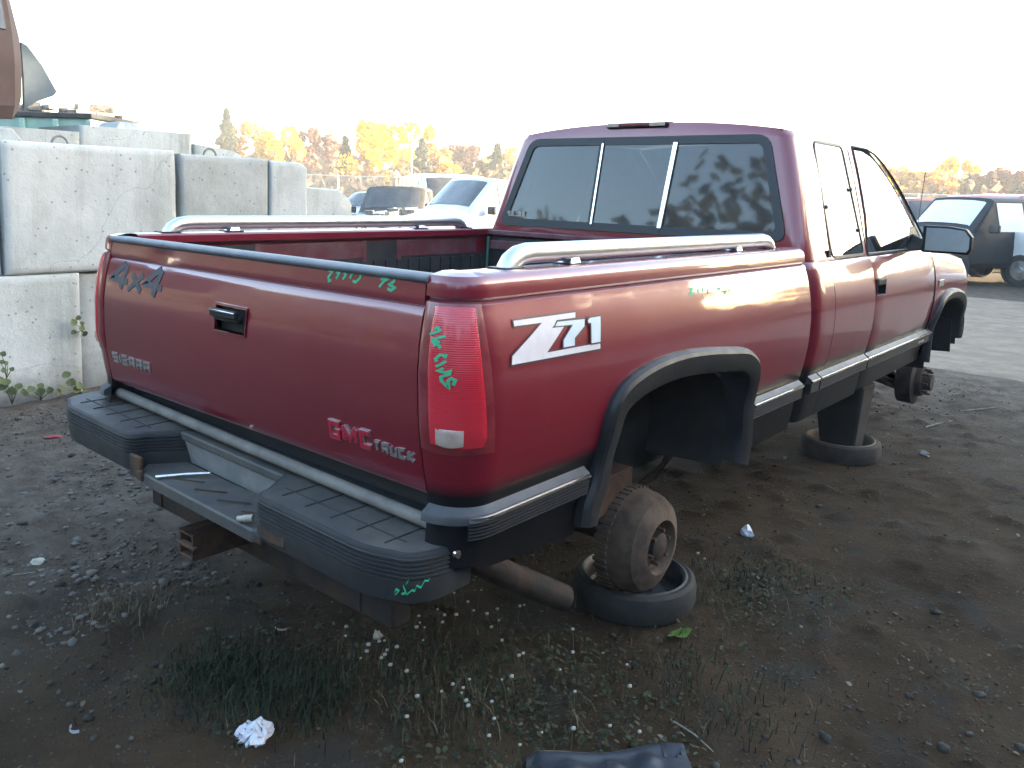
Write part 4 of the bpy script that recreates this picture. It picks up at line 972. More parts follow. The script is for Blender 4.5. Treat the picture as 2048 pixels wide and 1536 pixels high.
# ------------------------------------------------------------------ concrete block wall
def concrete(name, c1, c2, seed):
    m, n, p = nodes(name); co = coord(n)
    mp = add(n, 'ShaderNodeMapping'); mp.inputs['Location'].default_value = (seed * 3.1, seed * 1.7, seed); n.links.new(co, mp.inputs[0]); v = mp.outputs[0]
    c = mix(n, rng_(n, noise(n, 2.4, 7, .65, v), .3, .7), c1, c2)
    ms = add(n, 'ShaderNodeMapping'); ms.inputs['Scale'].default_value = (5, 5, .35); n.links.new(v, ms.inputs[0])
    st = math_(n, 'MULTIPLY', rng_(n, noise(n, 1.2, 5, .6, ms.outputs[0]), .5, .72), rng_(n, noise(n, 1.1, 4, .6, v), .38, .62))
    c = mix(n, math_(n, 'MULTIPLY', st, .8), c, (.15, .155, .14))
    c = mix(n, math_(n, 'MULTIPLY', rng_(n, noise(n, .9, 6, .7, v), .48, .64), .45), c, (.24, .25, .22))
    sz = add(n, 'ShaderNodeSeparateXYZ'); n.links.new(add(n, 'ShaderNodeNewGeometry').outputs['Position'], sz.inputs[0])
    c = mix(n, rng_(n, math_(n, 'ADD', sz.outputs[2], math_(n, 'MULTIPLY', noise(n, 5, 5, .7, v), .5)), .52, .22, 0, .8), c, (.11, .095, .075))
    hol = add(n, 'ShaderNodeTexVoronoi'); hol.inputs['Scale'].default_value = 16; n.links.new(v, hol.inputs[0]); c = mix(n, math_(n, 'MULTIPLY', rng_(n, hol.outputs['Distance'], .16, .10), .6), c, (.10, .10, .095))
    c = mix(n, math_(n, 'MULTIPLY', rng_(n, noise(n, 30, 5, .7, v), .62, .72), .35), c, (.14, .14, .135))
    cr = add(n, 'ShaderNodeTexVoronoi', feature='DISTANCE_TO_EDGE'); cr.inputs['Scale'].default_value = .42
    wp = add(n, 'ShaderNodeVectorMath', operation='ADD'); nv = add(n, 'ShaderNodeTexNoise'); nv.inputs['Scale'].default_value = 3; n.links.new(v, nv.inputs['Vector'])
    sc_ = add(n, 'ShaderNodeVectorMath', operation='SCALE'); sc_.inputs['Scale'].default_value = .35; n.links.new(nv.outputs['Color'], sc_.inputs[0]); n.links.new(v, wp.inputs[0]); n.links.new(sc_.outputs[0], wp.inputs[1]); n.links.new(wp.outputs[0], cr.inputs['Vector'])
    ck = rng_(n, cr.outputs['Distance'], .004, .0, 0, .2); c = mix(n, ck, c, (.12, .12, .115))
    n.links.new(c, p.inputs['Base Color']); p.inputs['Roughness'].default_value = .88
    hh = math_(n, 'SUBTRACT', math_(n, 'ADD', noise(n, 6, 6, .65, v), math_(n, 'MULTIPLY', noise(n, 60, 5, .7, v), .25)), math_(n, 'MULTIPLY', ck, .4))
    bump(n, p, hh, .55, .02); return m
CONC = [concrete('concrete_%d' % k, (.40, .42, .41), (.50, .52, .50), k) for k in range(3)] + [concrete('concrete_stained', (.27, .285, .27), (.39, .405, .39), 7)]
REBAR = M('lifting_loop_steel', (.22, .23, .22), (.14, .12, .10), .6, .5, scale=30)
def block(y0, y1, z0, z1, xf, label, k, depth=.75, key=None, loops=(), rough=.006, tilt=0., endround=0.):
    mb = MB(); ny, nz, nx = 12, 8, 4; R2 = random.Random(k * 31 + int(y0 * 100) + int(z0 * 10))
    th = thing('concrete_block', label, 'concrete block', (xf - depth / 2, (y0 + y1) / 2, z0), 0, 'concrete blocks stacked as a wall')
    O = Vector(th.location)
    def P(u, v, w_):                                # u along y, v up, w depth
        y = y0 + (y1 - y0) * u; z = z0 + (z1 - z0) * v - tilt * u * v; x = xf - depth * w_
        if endround and u > .7: z -= endround * ((u - .7) / .3) ** 2 * v
        j = rough * (fbm(np.array(y * 3.3 + k * 7), np.array(z * 3.1 + x * 2.), 3) - .45) * 4
        e = min(u, 1 - u, v, 1 - v); ch = .018 * max(0, 1 - e / .02)
        return Vector((x - (j + ch if w_ == 0 else 0), y, z)) - O
    us = [0, .015, .04] + [.1 + .8 * i / 9 for i in range(10)] + [.96, .985, 1]; vs_ = [0, .02, .06] + [.15 + .7 * i / 6 for i in range(7)] + [.94, .98, 1]; ws = [0, .03, .5, 1]
    mb.grid([[P(u, v, 0) for u in us] for v in vs_]); mb.grid([[P(u, v, 1) for u in us] for v in vs_])
    for u in (0, 1): mb.grid([[P(u, v, w_) for w_ in ws] for v in vs_])
    for v in (0, 1): mb.grid([[P(u, v, w_) for w_ in ws] for u in us])
    o = obj('block_body', mb, CONC[k], th, 50)
    if key:
        a, b, hh = key; q = MB(); xa, xb = xf - .18, xf - depth + .18; s = .05
        q.add([Vector(c) - O for c in ((xa, a, z1 - .005), (xa, b, z1 - .005), (xb, b, z1 - .005), (xb, a, z1 - .005), (xa - s, a + s * 1.2, z1 + hh), (xa - s, b - s * 1.2, z1 + hh), (xb + s, b - s * 1.2, z1 + hh), (xb + s, a + s * 1.2, z1 + hh))], [(0, 3, 2, 1), (4, 5, 6, 7), (0, 1, 5, 4), (1, 2, 6, 5), (2, 3, 7, 6), (3, 0, 4, 7)])
        obj('key', q, CONC[k], th, bevel=.015)
    for yl, zl, r in loops:
        q = MB(); q.tube([Vector((xf - .22, yl + r * math.cos(t), zl + r * 1.1 * math.sin(t))) - O for t in [math.pi * i / 14 for i in range(15)]], .009, 8); obj('lifting_loop', q, REBAR, th)
    return th
block(-.75, 1.168, -.10, .868, -3.90, 'pale concrete block at the foot of the wall, weeds along its base', 0)
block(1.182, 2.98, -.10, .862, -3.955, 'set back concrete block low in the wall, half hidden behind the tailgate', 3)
block(3.0, 4.85, -.10, .86, -3.93, 'concrete block at ground level behind the truck bed, far end of wall', 1)
block(-1.1, .682, .872, 1.765, -3.935, 'concrete block at the left picture edge with a raised key on top', 3, key=(-.9, .93, .10))
block(.700, 1.905, .874, 1.772, -3.90, 'large clean concrete block with a thin crack, beside the wrecked car', 1, loops=((1.155, 1.772, .055),))
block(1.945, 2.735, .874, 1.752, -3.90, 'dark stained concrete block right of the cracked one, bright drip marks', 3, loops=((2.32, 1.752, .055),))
block(2.745, 3.125, .874, 1.740, -3.90, 'narrow streaked concrete block with a chipped upper corner', 0, endround=.05)
block(3.135, 3.75, .872, 1.535, -4.05, 'lower concrete block with sloping top closing the wall', 1, endround=.13, tilt=.03)
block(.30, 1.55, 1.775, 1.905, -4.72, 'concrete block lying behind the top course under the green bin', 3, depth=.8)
block(1.58, 2.55, 1.775, 1.965, -4.80, 'concrete block behind the lifting loop on the top course', 1, depth=.8, key=(1.95, 2.45, .07))
block(2.57, 3.05, 1.76, 1.88, -4.80, 'low concrete block at the right end of the upper back row', 0, depth=.8, tilt=.05, endround=.04)

# ------------------------------------------------------------------ tyres under the axles
def rim_on_ground(x, y, mat, label, holes):
    t = thing('wheel_rim', label, 'wheel rim', (x, y, -.006), 0, 'wheel rims used as axle stands')
    prof = [(.180, .014), (.215, .0), (.240, .012), (.250, .045), (.250, .095), (.243, .122), (.228, .134), (.214, .132)]
    t.scale = (.94, .94, .86)
    mb = MB(); mb.lathe(prof, (0, 0, 0), (0, 0, 1), 48); obj('tyre', mb, mat, t, 30)
    mb = MB(); mb.lathe([(.214, .132), (.206, .136), (.198, .128), (.190, .10), (.186, .055), (.176, .045), (.15, .050), (.11, .064), (.075, .060), (.070, .045), (.035, .045), (.033, .02)], (0, 0, 0), (0, 0, 1), 48); ri = obj('rim', mb, holes, t, 30)
    mb = MB()
    for k in range(10):
        a = 2 * math.pi * k / 10; mb.lathe([(0, .001), (.017, .001), (.019, -.004)], (.128 * math.cos(a), .128 * math.sin(a), .0585), (0, 0, 1), 10)
    tag(obj('rim_hole', mb, MAT['rubber'], ri), kind='stuff')
    return t
TYRE = M('worn_tyre', (.012, .012, .012), (.026, .023, .020), .8, scale=9, bmp=.4, bscale=50)
rim_on_ground(.685, 1.262, TYRE, 'black tyre and rim lying flat under the rear brake drum', M('grey_rim', (.07, .07, .075), (.03, .024, .02), .5, .5, scale=12))
rim_on_ground(.640, 3.73, M('muddy_tyre', (.060, .043, .033), (.030, .024, .021), .9, scale=8, bmp=.5), 'muddy brown rim lying flat further forward, under the steel stand', M('brown_rim', (.16, .12, .09), (.07, .05, .04), .7, .2, scale=12))
t = thing('steel_stand', 'dark steel stand propping the frame on the muddy rim', 'axle stand', (.655, 3.70, .05))
mb = MB(); mb.add([(-.10, -.09, .0), (.10, -.09, .0), (.10, .09, .0), (-.10, .09, .0), (-.16, -.12, .42), (.14, -.12, .42), (.14, .12, .42), (-.16, .12, .42)], [(0, 3, 2, 1), (4, 5, 6, 7), (0, 1, 5, 4), (1, 2, 6, 5), (2, 3, 7, 6), (3, 0, 4, 7)]); obj('post', mb, MAT['under'], t, bevel=.02)
mb = MB(); mb.box((0, 0, .005), (.26, .22, .015)); obj('base_plate', mb, MAT['rust_dark'], t, bevel=.003)

# ------------------------------------------------------------------ vehicles of the yard
CARGLASS = M('far_window', (.05, .052, .052), (.10, .095, .088), .16, scale=2, spec=.7)
FTYRE = M('far_tyre', (.02, .02, .02), (.05, .045, .04), .9)
FRIM = M('far_rim', (.42, .42, .42), (.25, .22, .2), .4, .7, scale=8)
FDARK = M('far_dark_trim', (.022, .022, .024), (.04, .038, .036), .6)
FLAMP = M('far_headlamp', (.65, .66, .66), None, .1, coat=1)
ENGINE = M('engine_metal', (.30, .27, .24), (.10, .085, .07), .5, .6, scale=20, bmp=.5)
SHAPES = dict(
    sedan=[(-2.25, .45, .86, .88, .72, .62), (-2.0, .32, .94, .97, .84, .70), (-1.35, .28, .95, 1.0, .87, .72), (-.75, .28, .95, 1.40, .88, .60), (.25, .28, .93, 1.43, .88, .60), (1.05, .28, .90, .95, .87, .70), (1.95, .30, .78, .82, .82, .66), (2.25, .42, .66, .70, .70, .56)],
    suv=[(-2.25, .50, 1.05, 1.08, .84, .74), (-2.18, .42, 1.06, 1.66, .90, .70), (-1.2, .36, 1.06, 1.74, .92, .72), (.35, .36, 1.05, 1.72, .92, .72), (.95, .36, 1.04, 1.10, .92, .78), (1.85, .38, .98, 1.04, .90, .76), (2.25, .48, .86, .92, .82, .70)],
    pickup=[(-2.75, .50, 1.06, 1.08, .88, .84), (-2.65, .42, 1.08, 1.10, .94, .90), (-.95, .40, 1.10, 1.13, .95, .88), (-.80, .40, 1.10, 1.74, .95, .74), (.55, .40, 1.10, 1.80, .95, .74), (1.20, .40, 1.08, 1.16, .95, .82), (2.30, .42, 1.02, 1.10, .94, .80), (2.65, .50, .92, .98, .86, .74)],
    van=[(-2.4, .45, 1.10, 1.15, .86, .80), (-2.35, .40, 1.12, 1.90, .94, .80), (-1.0, .36, 1.12, 1.95, .95, .80), (.75, .36, 1.10, 1.92, .95, .80), (1.45, .36, 1.06, 1.14, .94, .80), (2.05, .38, .95, 1.03, .90, .78), (2.35, .48, .84, .90, .82, .70)])
def make_car(name, shape, col, label, loc, rz, cat='car', group='scrapped vehicles across the yard', wheels=True, hood_up=0, engine=False, tint=None, bumpers=True):
    S = SHAPES[shape]; t = thing(name, label, cat, loc, rz, group)
    mb = MB(); rows = []
    def half_(s):
        y, zl, zb, zr, wb, wr = s
        return [(wb - .08, y, zl), (wb - .01, y, zl + .10), (wb + .02, y, zl + (zb - zl) * .62), (wb - .005, y, zb), (wr + .02, y, zr - .05), (wr - .06, y, zr), (wr * .5, y, zr + .025), (0, y, zr + .03)]
    for s in S:
        h = half_(s); rows.append(h + [(-x, y, z) for x, y, z in h[-2::-1]])
    mb.grid(rows)
    for e in (0, -1): mb.v += rows[e]; mb.f.append(tuple(range(len(mb.v) - 15, len(mb.v)))); mb.m.append(0)
    dk = max(col) < .12; PM = M(name + '_paint', col, tuple(c * .8 for c in col), .6 if dk else .38, .0 if dk else .1, .0 if dk else .5, .1, scale=4, spec=.2 if dk else .5)
    body = obj('body', mb, PM, t, 28)
    def quad(a, b, c, d, nm, mat, off=.012, shrink=.10, parent=t):
        P = [Vector(p) for p in (a, b, c, d)]; cc = sum(P, Vector()) / 4; n = (P[1] - P[0]).cross(P[3] - P[0]).normalized()
        if n.dot(cc - Vector((0, cc.y * .6, .6))) < 0: n = -n
        Q = [p + (cc - p).normalized() * shrink * .7 for p in P]; m_ = MB()
        m_.add([q + n * off for q in Q] + [q - n * .01 for q in Q], [(0, 1, 2, 3), (7, 6, 5, 4), (0, 4, 5, 1), (1, 5, 6, 2), (2, 6, 7, 3), (3, 7, 4, 0)]); return obj(nm, m_, mat, parent)
    H = [half_(s) for s in S]; G = tint or CARGLASS
    for i in range(len(S) - 1):
        hi0, hi1 = S[i][3] - S[i][2] > .3, S[i + 1][3] - S[i + 1][2] > .3
        for sx in SD:
            f = lambda p: (p[0] * sx, p[1], p[2])
            if hi0 and hi1:
                y0, y1 = S[i][0], S[i + 1][0]
                cuts = 2 if y1 - y0 > 1.2 else 1
                for c in range(cuts):
                    L = lambda j, k: tuple(H[i][j][d] + (H[i + 1][j][d] - H[i][j][d]) * k for d in range(3))
                    quad(f(L(3, c / cuts)), f(L(3, (c + 1) / cuts)), f(L(4, (c + 1) / cuts)), f(L(4, c / cuts)), 'side_window', G, shrink=.07)
            elif hi0 != hi1 and sx > 0:
                a, b = (H[i], H[i + 1]) if hi1 else (H[i + 1], H[i])
                fa_ = [p for p in a[4:]] + [(-x, y, z) for x, y, z in a[-2:3:-1]]; fb_ = [p for p in b[4:]] + [(-x, y, z) for x, y, z in b[-2:3:-1]]
                sg = 1 if a[4][1] > b[4][1] else -1; R9 = []
                for k in (.14, .5, .89): R9.append([(.89 * (p[0] + (r[0] - p[0]) * k), p[1] + (r[1] - p[1]) * k + sg * .014, p[2] + (r[2] - p[2]) * k + .012) for p, r in zip(fa_, fb_)])
                m_ = MB(); m_.grid(R9); obj('windshield' if not hi1 else 'rear_window', m_, G, t)
    yf_, yr_ = S[-1][0] - .78, S[0][0] + .85
    for y in (yf_, yr_):
        for sx in SD:
            wv = .90 if shape != 'sedan' else .87
            m_ = MB(); m_.lathe([(.0, .0), (.40, .0), (.41, -.05)], (sx * (wv + .032), y, .36), (sx, 0, 0), 24); obj('wheel_arch', m_, FDARK, t)
            if wheels:
                m_ = MB(); m_.lathe([(.19, -.03), (.30, -.02), (.335, -.05), (.335, -.22), (.30, -.24)], (sx * (wv + .075), y, .335), (sx, 0, 0), 24); wo_ = obj('wheel', m_, FTYRE, t)
                m_ = MB(); m_.lathe([(.0, .0), (.06, .0), (.08, -.02), (.17, -.025), (.195, -.03)], (sx * (wv + .08), y, .335), (sx, 0, 0), 20); obj('rim', m_, FRIM, wo_)
    yF, yR = S[-1][0], S[0][0]; zf = S[-1][1]; wf = S[-1][4]
    if not engine and bumpers:
        m_ = MB(); m_.box((0, yF + .02, zf + .06), (wf * 2.04, .16, .20)); obj('front_bumper', m_, FDARK if shape != 'pickup' else FRIM, t, bevel=.03)
        m_ = MB(); m_.box((0, yF + .015, S[-1][2] - .10), (wf * 1.0, .05, .16)); obj('grille', m_, FDARK, t, bevel=.01)
        for sx in SD: m_ = MB(); m_.box((sx * wf * .76, yF + .005, S[-1][2] - .09), (wf * .42, .08, .15)); obj('headlight', m_, FLAMP, t, bevel=.015)
    if bumpers: m_ = MB(); m_.box((0, yR - .02, S[0][1] + .04), (S[0][4] * 2.04, .14, .20)); obj('rear_bumper', m_, FDARK, t, bevel=.03)
    for sx in SD:
        if not bumpers: continue
        m_ = MB(); m_.box((sx * (S[0][4] - .06), yR + .01, S[0][2] - .16), (.12, .08, .26)); obj('tail_light', m_, MAT['lamp'], t, bevel=.015)
        i = max(j for j in range(len(S)) if S[j][3] - S[j][2] > .3); m_ = MB(); m_.box((sx * (S[i][4] + .13), S[i][0] + .30, S[i][2] + .09), (.22, .09, .16)); obj('side_mirror', m_, FDARK, t, bevel=.03)
    if hood_up:
        i = max(j for j in range(len(S)) if S[j][3] - S[j][2] > .3) + 1; y0, z0, wv = S[i][0], S[i][3] + .03, S[i][5]
        m_ = MB(); L = S[-1][0] - y0; R_ = []
        for k in range(6):
            q = k / 5; R_.append([(wv * u * (1 - .06 * q), y0 + L * q * math.cos(hood_up), z0 + L * q * math.sin(hood_up) + .05 * (1 - u * u) - .06 * q * q) for u in (-1, -.6, -.2, .2, .6, 1)])
        m_.grid(R_); m_.grid([[(x, y, z - .035) for x, y, z in r] for r in R_])
        for e in (0, -1): m_.grid([R_[e], [(x, y, z - .035) for x, y, z in R_[e]]])
        for e in (0, -1): m_.grid([[r[e] for r in R_], [(r[e][0], r[e][1], r[e][2] - .035) for r in R_]])
        obj('hood', m_, PM, t)
    if engine:
        m_ = MB(); R3 = random.Random(5)
        for k in range(26): m_.box((R3.uniform(-.62, .62), yF + R3.uniform(-.55, .12), R3.uniform(.45, 1.12)), (R3.uniform(.06, .3), R3.uniform(.06, .25), R3.uniform(.05, .2)), rz=R3.uniform(0, 3))
        for k in range(8): x = R3.uniform(-.6, .6); m_.tube([(x, yF - .3, R3.uniform(.6, 1.1)), (x + R3.uniform(-.3, .3), yF, R3.uniform(.5, 1.0)), (x + R3.uniform(-.4, .4), yF + .14, R3.uniform(.4, 1.0))], .02, 6)
        obj('engine', m_, ENGINE, t, bevel=.01)
        m_ = MB(); m_.box((0, yF + .10, .62), (1.5, .05, .08)); m_.box((0, yF + .10, 1.02), (1.5, .05, .06)); obj('radiator_support', m_, FRIM, t, bevel=.01)
    return t
def yaw_to(pos, turn):
    "heading whose nose points at the camera, turned by turn degrees towards the picture's left (+) or right (-)"
    d = CAM - pos; a = math.atan2(-d.x, d.y); return a + math.radians(turn)
def place(px, D):
    p = at_d(px, 400, D); p.z = 0; return p
p = place(752, 24); make_car('parked_sedan', 'sedan', (.62, .62, .58), 'pale sedan parked just past the end of the wall', p, yaw_to(p, -38))
p = place(800, 19.5); make_car('scrapped_suv', 'suv', (.10, .092, .08), 'dark vehicle with sunlit hood facing the red truck', p, yaw_to(p, -14), 'suv').scale = (.93, .93, .92)
p = place(893, 21.0); make_car('stripped_van', 'van', (.66, .64, .58), 'cream van with its front stripped to the engine', p, yaw_to(p, 12), 'van', engine=True)
p = place(985, 17.2); make_car('white_pickup', 'pickup', (.74, .74, .72), 'white pickup partly hidden by the truck cab', p, yaw_to(p, -52), 'pickup truck', engine=True)
p = place(1950, 17.2); make_car('dark_suv', 'suv', (.035, .036, .038), 'dark grey sport utility vehicle beyond the door mirror', p, yaw_to(p, -40), 'suv', tint=M('pale_window', (.62, .64, .64), None, .12))  # pale panes: bright sky seen through is put into the colour
p = place(2330, 15.0); make_car('cut_off_pickup', 'pickup', (.74, .73, .70), 'white pickup cut off by the right picture edge', p, yaw_to(p, 66), 'pickup truck', tint=M('sky_bright_window_b', (.52, .54, .54), None, .12))  # sky brightness painted into these panes as well
p = place(1850, 22.0); make_car('faded_red_suv', 'suv', (.40, .17, .13), 'faded red vehicle behind the antenna and door mirror', p, yaw_to(p, 25), 'suv')
p = place(2050, 24.0); make_car('red_roofed_van', 'van', (.36, .10, .10), 'dull red van with a wide flat roof behind the dark vehicle', p, yaw_to(p, 40), 'van')
p = place(940, 25.5); make_car('pale_van', 'van', (.60, .58, .52), 'pale van at the back of the row, nearest the cab pillar', p, yaw_to(p, 30), 'van')
p = place(2035, 21.5); make_car('grey_suv', 'suv', (.30, .30, .29), 'grey vehicle squeezed behind the dark one at the right edge', p, yaw_to(p, -30), 'suv')
for x_, y_, sh, c_, lb in ((7.5, 15, 'suv', (.05, .05, .055), 'black vehicle parked right of the lane outside the picture'), (5.2, 19.5, 'van', (.30, .30, .28), 'grey van parked right of the lane outside the picture')): make_car('parked_vehicle', sh, c_, lb, (x_, y_, 0), 1.2)
# wreck on top of the wall, at the picture's edge
q = at_x(44, 250, -4.95)
t = make_car('wrecked_car', 'suv', (.10, .066, .058), 'rusty brown wrecked car perched on the wall with a loose blue grey panel', (q.x - .90, q.y - 2.22, 1.56), math.pi, wheels=False, group=None, bumpers=False)
mb = MB(); c0 = at_x(44, 215, -5.3); pts = [Matrix.Rotation(-math.pi, 3, 'Z') @ (at_x(a, b, -5.3) - t.location) for a, b in ((44, 218), (43, 160), (38, 84), (52, 92), (82, 132), (111, 184), (104, 192), (70, 204))]
mb.prism(pts, (-.035, 0, 0)); obj('loose_panel', mb, M('blue_grey_panel', (.07, .10, .13), (.10, .13, .155), .4, coat=.3), t, bevel=.006)
# green roll-off bin behind the wall
p = at_d(185, 240, 13.0)
t = thing('green_bin', 'pale green scrap bin showing above the wall, scrap on its rim', 'bin', (p.x, p.y, 0), math.radians(38))
GB = M('pale_green_paint', (.30, .48, .40), (.24, .38, .33), .6, scale=6)
mb = MB(); mb.box((-.9, 0, 1.22), (2.6, 1.6, 2.44)); bb = obj('bin_body', mb, GB, t, bevel=.02)
mb = MB(); mb.box((-.9, 0, 2.46), (2.7, 1.7, .08)); obj('rim', mb, FDARK, t, bevel=.015)
mb = MB()
for k in range(6): mb.box((-2.1 + k * .5, -.83, 1.22), (.08, .06, 2.36))
obj('rib', mb, GB, t, bevel=.01)
mb = MB(); R3 = random.Random(3)
for k in range(40): mb.box((R3.uniform(-2.1, .25), R3.uniform(-.7, .7), R3.uniform(2.48, 2.66)), (R3.uniform(.06, .4), R3.uniform(.05, .3), R3.uniform(.04, .16)), rz=R3.uniform(0, 3))
tag(obj('scrap_heap', mb, ENGINE, None, bevel=.008), 'mixed scrap metal heaped in the pale green bin', 'scrap', kind='thing').matrix_world = t.matrix_basis

# ------------------------------------------------------------------ fence and trees
p0, p1 = at_d(560, 400, 60), at_d(2300, 400, 60); p0.z = p1.z = 0
FM = M('galvanised_post', (.42, .43, .43), None, .5, .6)
def mesh_mat():
    m, n, p = nodes('chain_link'); co = coord(n); out = n.nodes['Material Output']; p.inputs['Base Color'].default_value = (.35, .36, .36, 1); p.inputs['Metallic'].default_value = .5
    sp = add(n, 'ShaderNodeSeparateXYZ'); n.links.new(co, sp.inputs[0]); fs = []
    for s in (1, -1):
        a = math_(n, 'ADD', sp.outputs[0], math_(n, 'MULTIPLY', sp.outputs[2], s)); f = math_(n, 'FRACT', math_(n, 'MULTIPLY', a, 14.)); fs.append(math_(n, 'LESS_THAN', f, .10))
    k = math_(n, 'MAXIMUM', fs[0], fs[1]); t = add(n, 'ShaderNodeBsdfTransparent'); mx = add(n, 'ShaderNodeMixShader')
    n.links.new(k, mx.inputs[0]); n.links.new(t.outputs[0], mx.inputs[1]); n.links.new(p.outputs[0], mx.inputs[2]); n.links.new(mx.outputs[0], out.inputs[0]); return m
L = (p1 - p0).length; dirv = (p1 - p0).normalized(); fz = math.atan2(dirv.y, dirv.x)
ft = thing('chain_link_fence', 'chain link fence with grey posts in front of the autumn trees', 'fence', tuple(p0), fz)
npost = int(L / 4.1)
postm = None
for k in range(npost + 1):
    if postm is None:
        mb = MB(); mb.tube([(0, 0, 0), (0, 0, 2.5)], .055, 8); o = obj('post', mb, FM, ft); postm = o
    else: o = postm.copy(); COL.objects.link(o)
    o.location = (k * L / npost, 0, 0)
for z in (2.42,): mb = MB(); mb.tube([(0, 0, z), (L, 0, z)], .035, 6); obj('top_rail', mb, FM, ft)
mb = MB(); mb.add([(0, .06, .05), (L, .06, .05), (L, .06, 2.4), (0, .06, 2.4)], [(0, 1, 2, 3)]); obj('wire_mesh', mb, mesh_mat(), ft)
LEAF = {}
def leafmat(k, a, b):
    m, n, p = nodes('foliage_' + k); oi = add(n, 'ShaderNodeNewGeometry'); n.links.new(mix(n, oi.outputs['Random Per Island'], a, b), p.inputs['Base Color']); p.inputs['Roughness'].default_value = .8
    tr = add(n, 'ShaderNodeBsdfTranslucent'); n.links.new(mix(n, oi.outputs['Random Per Island'], a, b), tr.inputs[0]); mx = add(n, 'ShaderNodeMixShader'); mx.inputs[0].default_value = .5
    out = n.nodes['Material Output']; n.links.new(p.outputs[0], mx.inputs[1]); n.links.new(tr.outputs[0], mx.inputs[2]); n.links.new(mx.outputs[0], out.inputs[0]); LEAF[k] = m
leafmat('yellow', (.82, .54, .03), (.64, .39, .03)); leafmat('orange', (.66, .33, .06), (.46, .25, .06)); leafmat('russet', (.28, .11, .08), (.17, .085, .06)); leafmat('conifer', (.035, .05, .03), (.06, .075, .045)); leafmat('bare', (.22, .15, .09), (.13, .09, .06)); leafmat('green', (.05, .09, .02), (.09, .12, .03)); leafmat('dark', (.03, .035, .02), (.05, .05, .025))
BARK = M('bark', (.16, .13, .11), (.09, .075, .06), .9, scale=8); BIRCH = M('pale_bark', (.50, .46, .42), (.28, .25, .22), .8, scale=5)
def leaf_cloud(pts, size, nrm=None):
    n = len(pts); pts = np.asarray(pts); a = rng.normal(size=(n, 3)); a /= np.linalg.norm(a, axis=1)[:, None]; b = rng.normal(size=(n, 3)); b -= a * (a * b).sum(1)[:, None]; b /= np.linalg.norm(b, axis=1)[:, None]
    s = size * rng.uniform(.5, 1.2, (n, 1)); V = np.stack([pts - a * s, pts + b * s * .7, pts + a * s, pts - b * s * .7], 1).reshape(-1, 3); F = np.arange(n * 4).reshape(-1, 4); return V, F
def tree(px, D, top, wpx, kind, name, label, n=2400, bare=.0):
    g = at_d(px, 400, D); g.z = 0; H = at_d(px, top, D).z; W = wpx / 1659. * D * .66
    t = thing(name, label, 'tree', tuple(g), rng.uniform(0, 6), 'autumn trees beyond the fence')
    R2 = random.Random(int(px)); mb = MB(); mb.tube([(0, 0, 0), (R2.uniform(-.1, .1), 0, H * .4), (R2.uniform(-.3, .3), R2.uniform(-.2, .2), H * .93)], [.05 + H * .018, .04 + H * .012, .02], 7)
    for k in range(9):
        z = H * R2.uniform(.25, .8); a = R2.uniform(0, 6.28); l = W * R2.uniform(.5, .95) * (1 - .4 * z / H); mb.tube([(0, 0, z), (l * .6 * math.cos(a), l * .6 * math.sin(a), z + l * .35), (l * math.cos(a), l * math.sin(a), z + l * .7)], [.05, .03, .012], 5)
    obj('trunk', mb, BIRCH if kind in ('yellow', 'orange') else BARK, t)
    P = []
    if kind == 'conifer':
        while len(P) < n:
            z = rng.uniform(.08, 1) ; r = 1.7 * W * (1 - z) ** .8 * (.75 + .25 * math.sin(z * 40)) ; a = rng.uniform(0, 6.28); q = r * math.sqrt(rng.uniform(.1, 1)); P.append((q * math.cos(a), q * math.sin(a), z * H - .1 * q))
    else:
        cl = [(rng.normal(0, W * .46), rng.normal(0, W * .46), H * rng.uniform(.22, .93), W * rng.uniform(.16, .42)) for k in range(22)]
        cl = [(x * (1.15 - .6 * max(0, z / H - .5)), y * (1.15 - .6 * max(0, z / H - .5)), z, r) for x, y, z, r in cl]
        while len(P) < n:
            x, y, z, r = cl[int(rng.integers(len(cl)))]; v = rng.normal(size=3); v = v / np.linalg.norm(v) * r * rng.uniform(.3, 1) ** .5; P.append((x + v[0], y + v[1], min(H, z + v[2] * 1.25)))
    V, F = leaf_cloud(P, .0038 * D); o = np_mesh('crown', V, F, LEAF[kind]); o.parent = t; return t
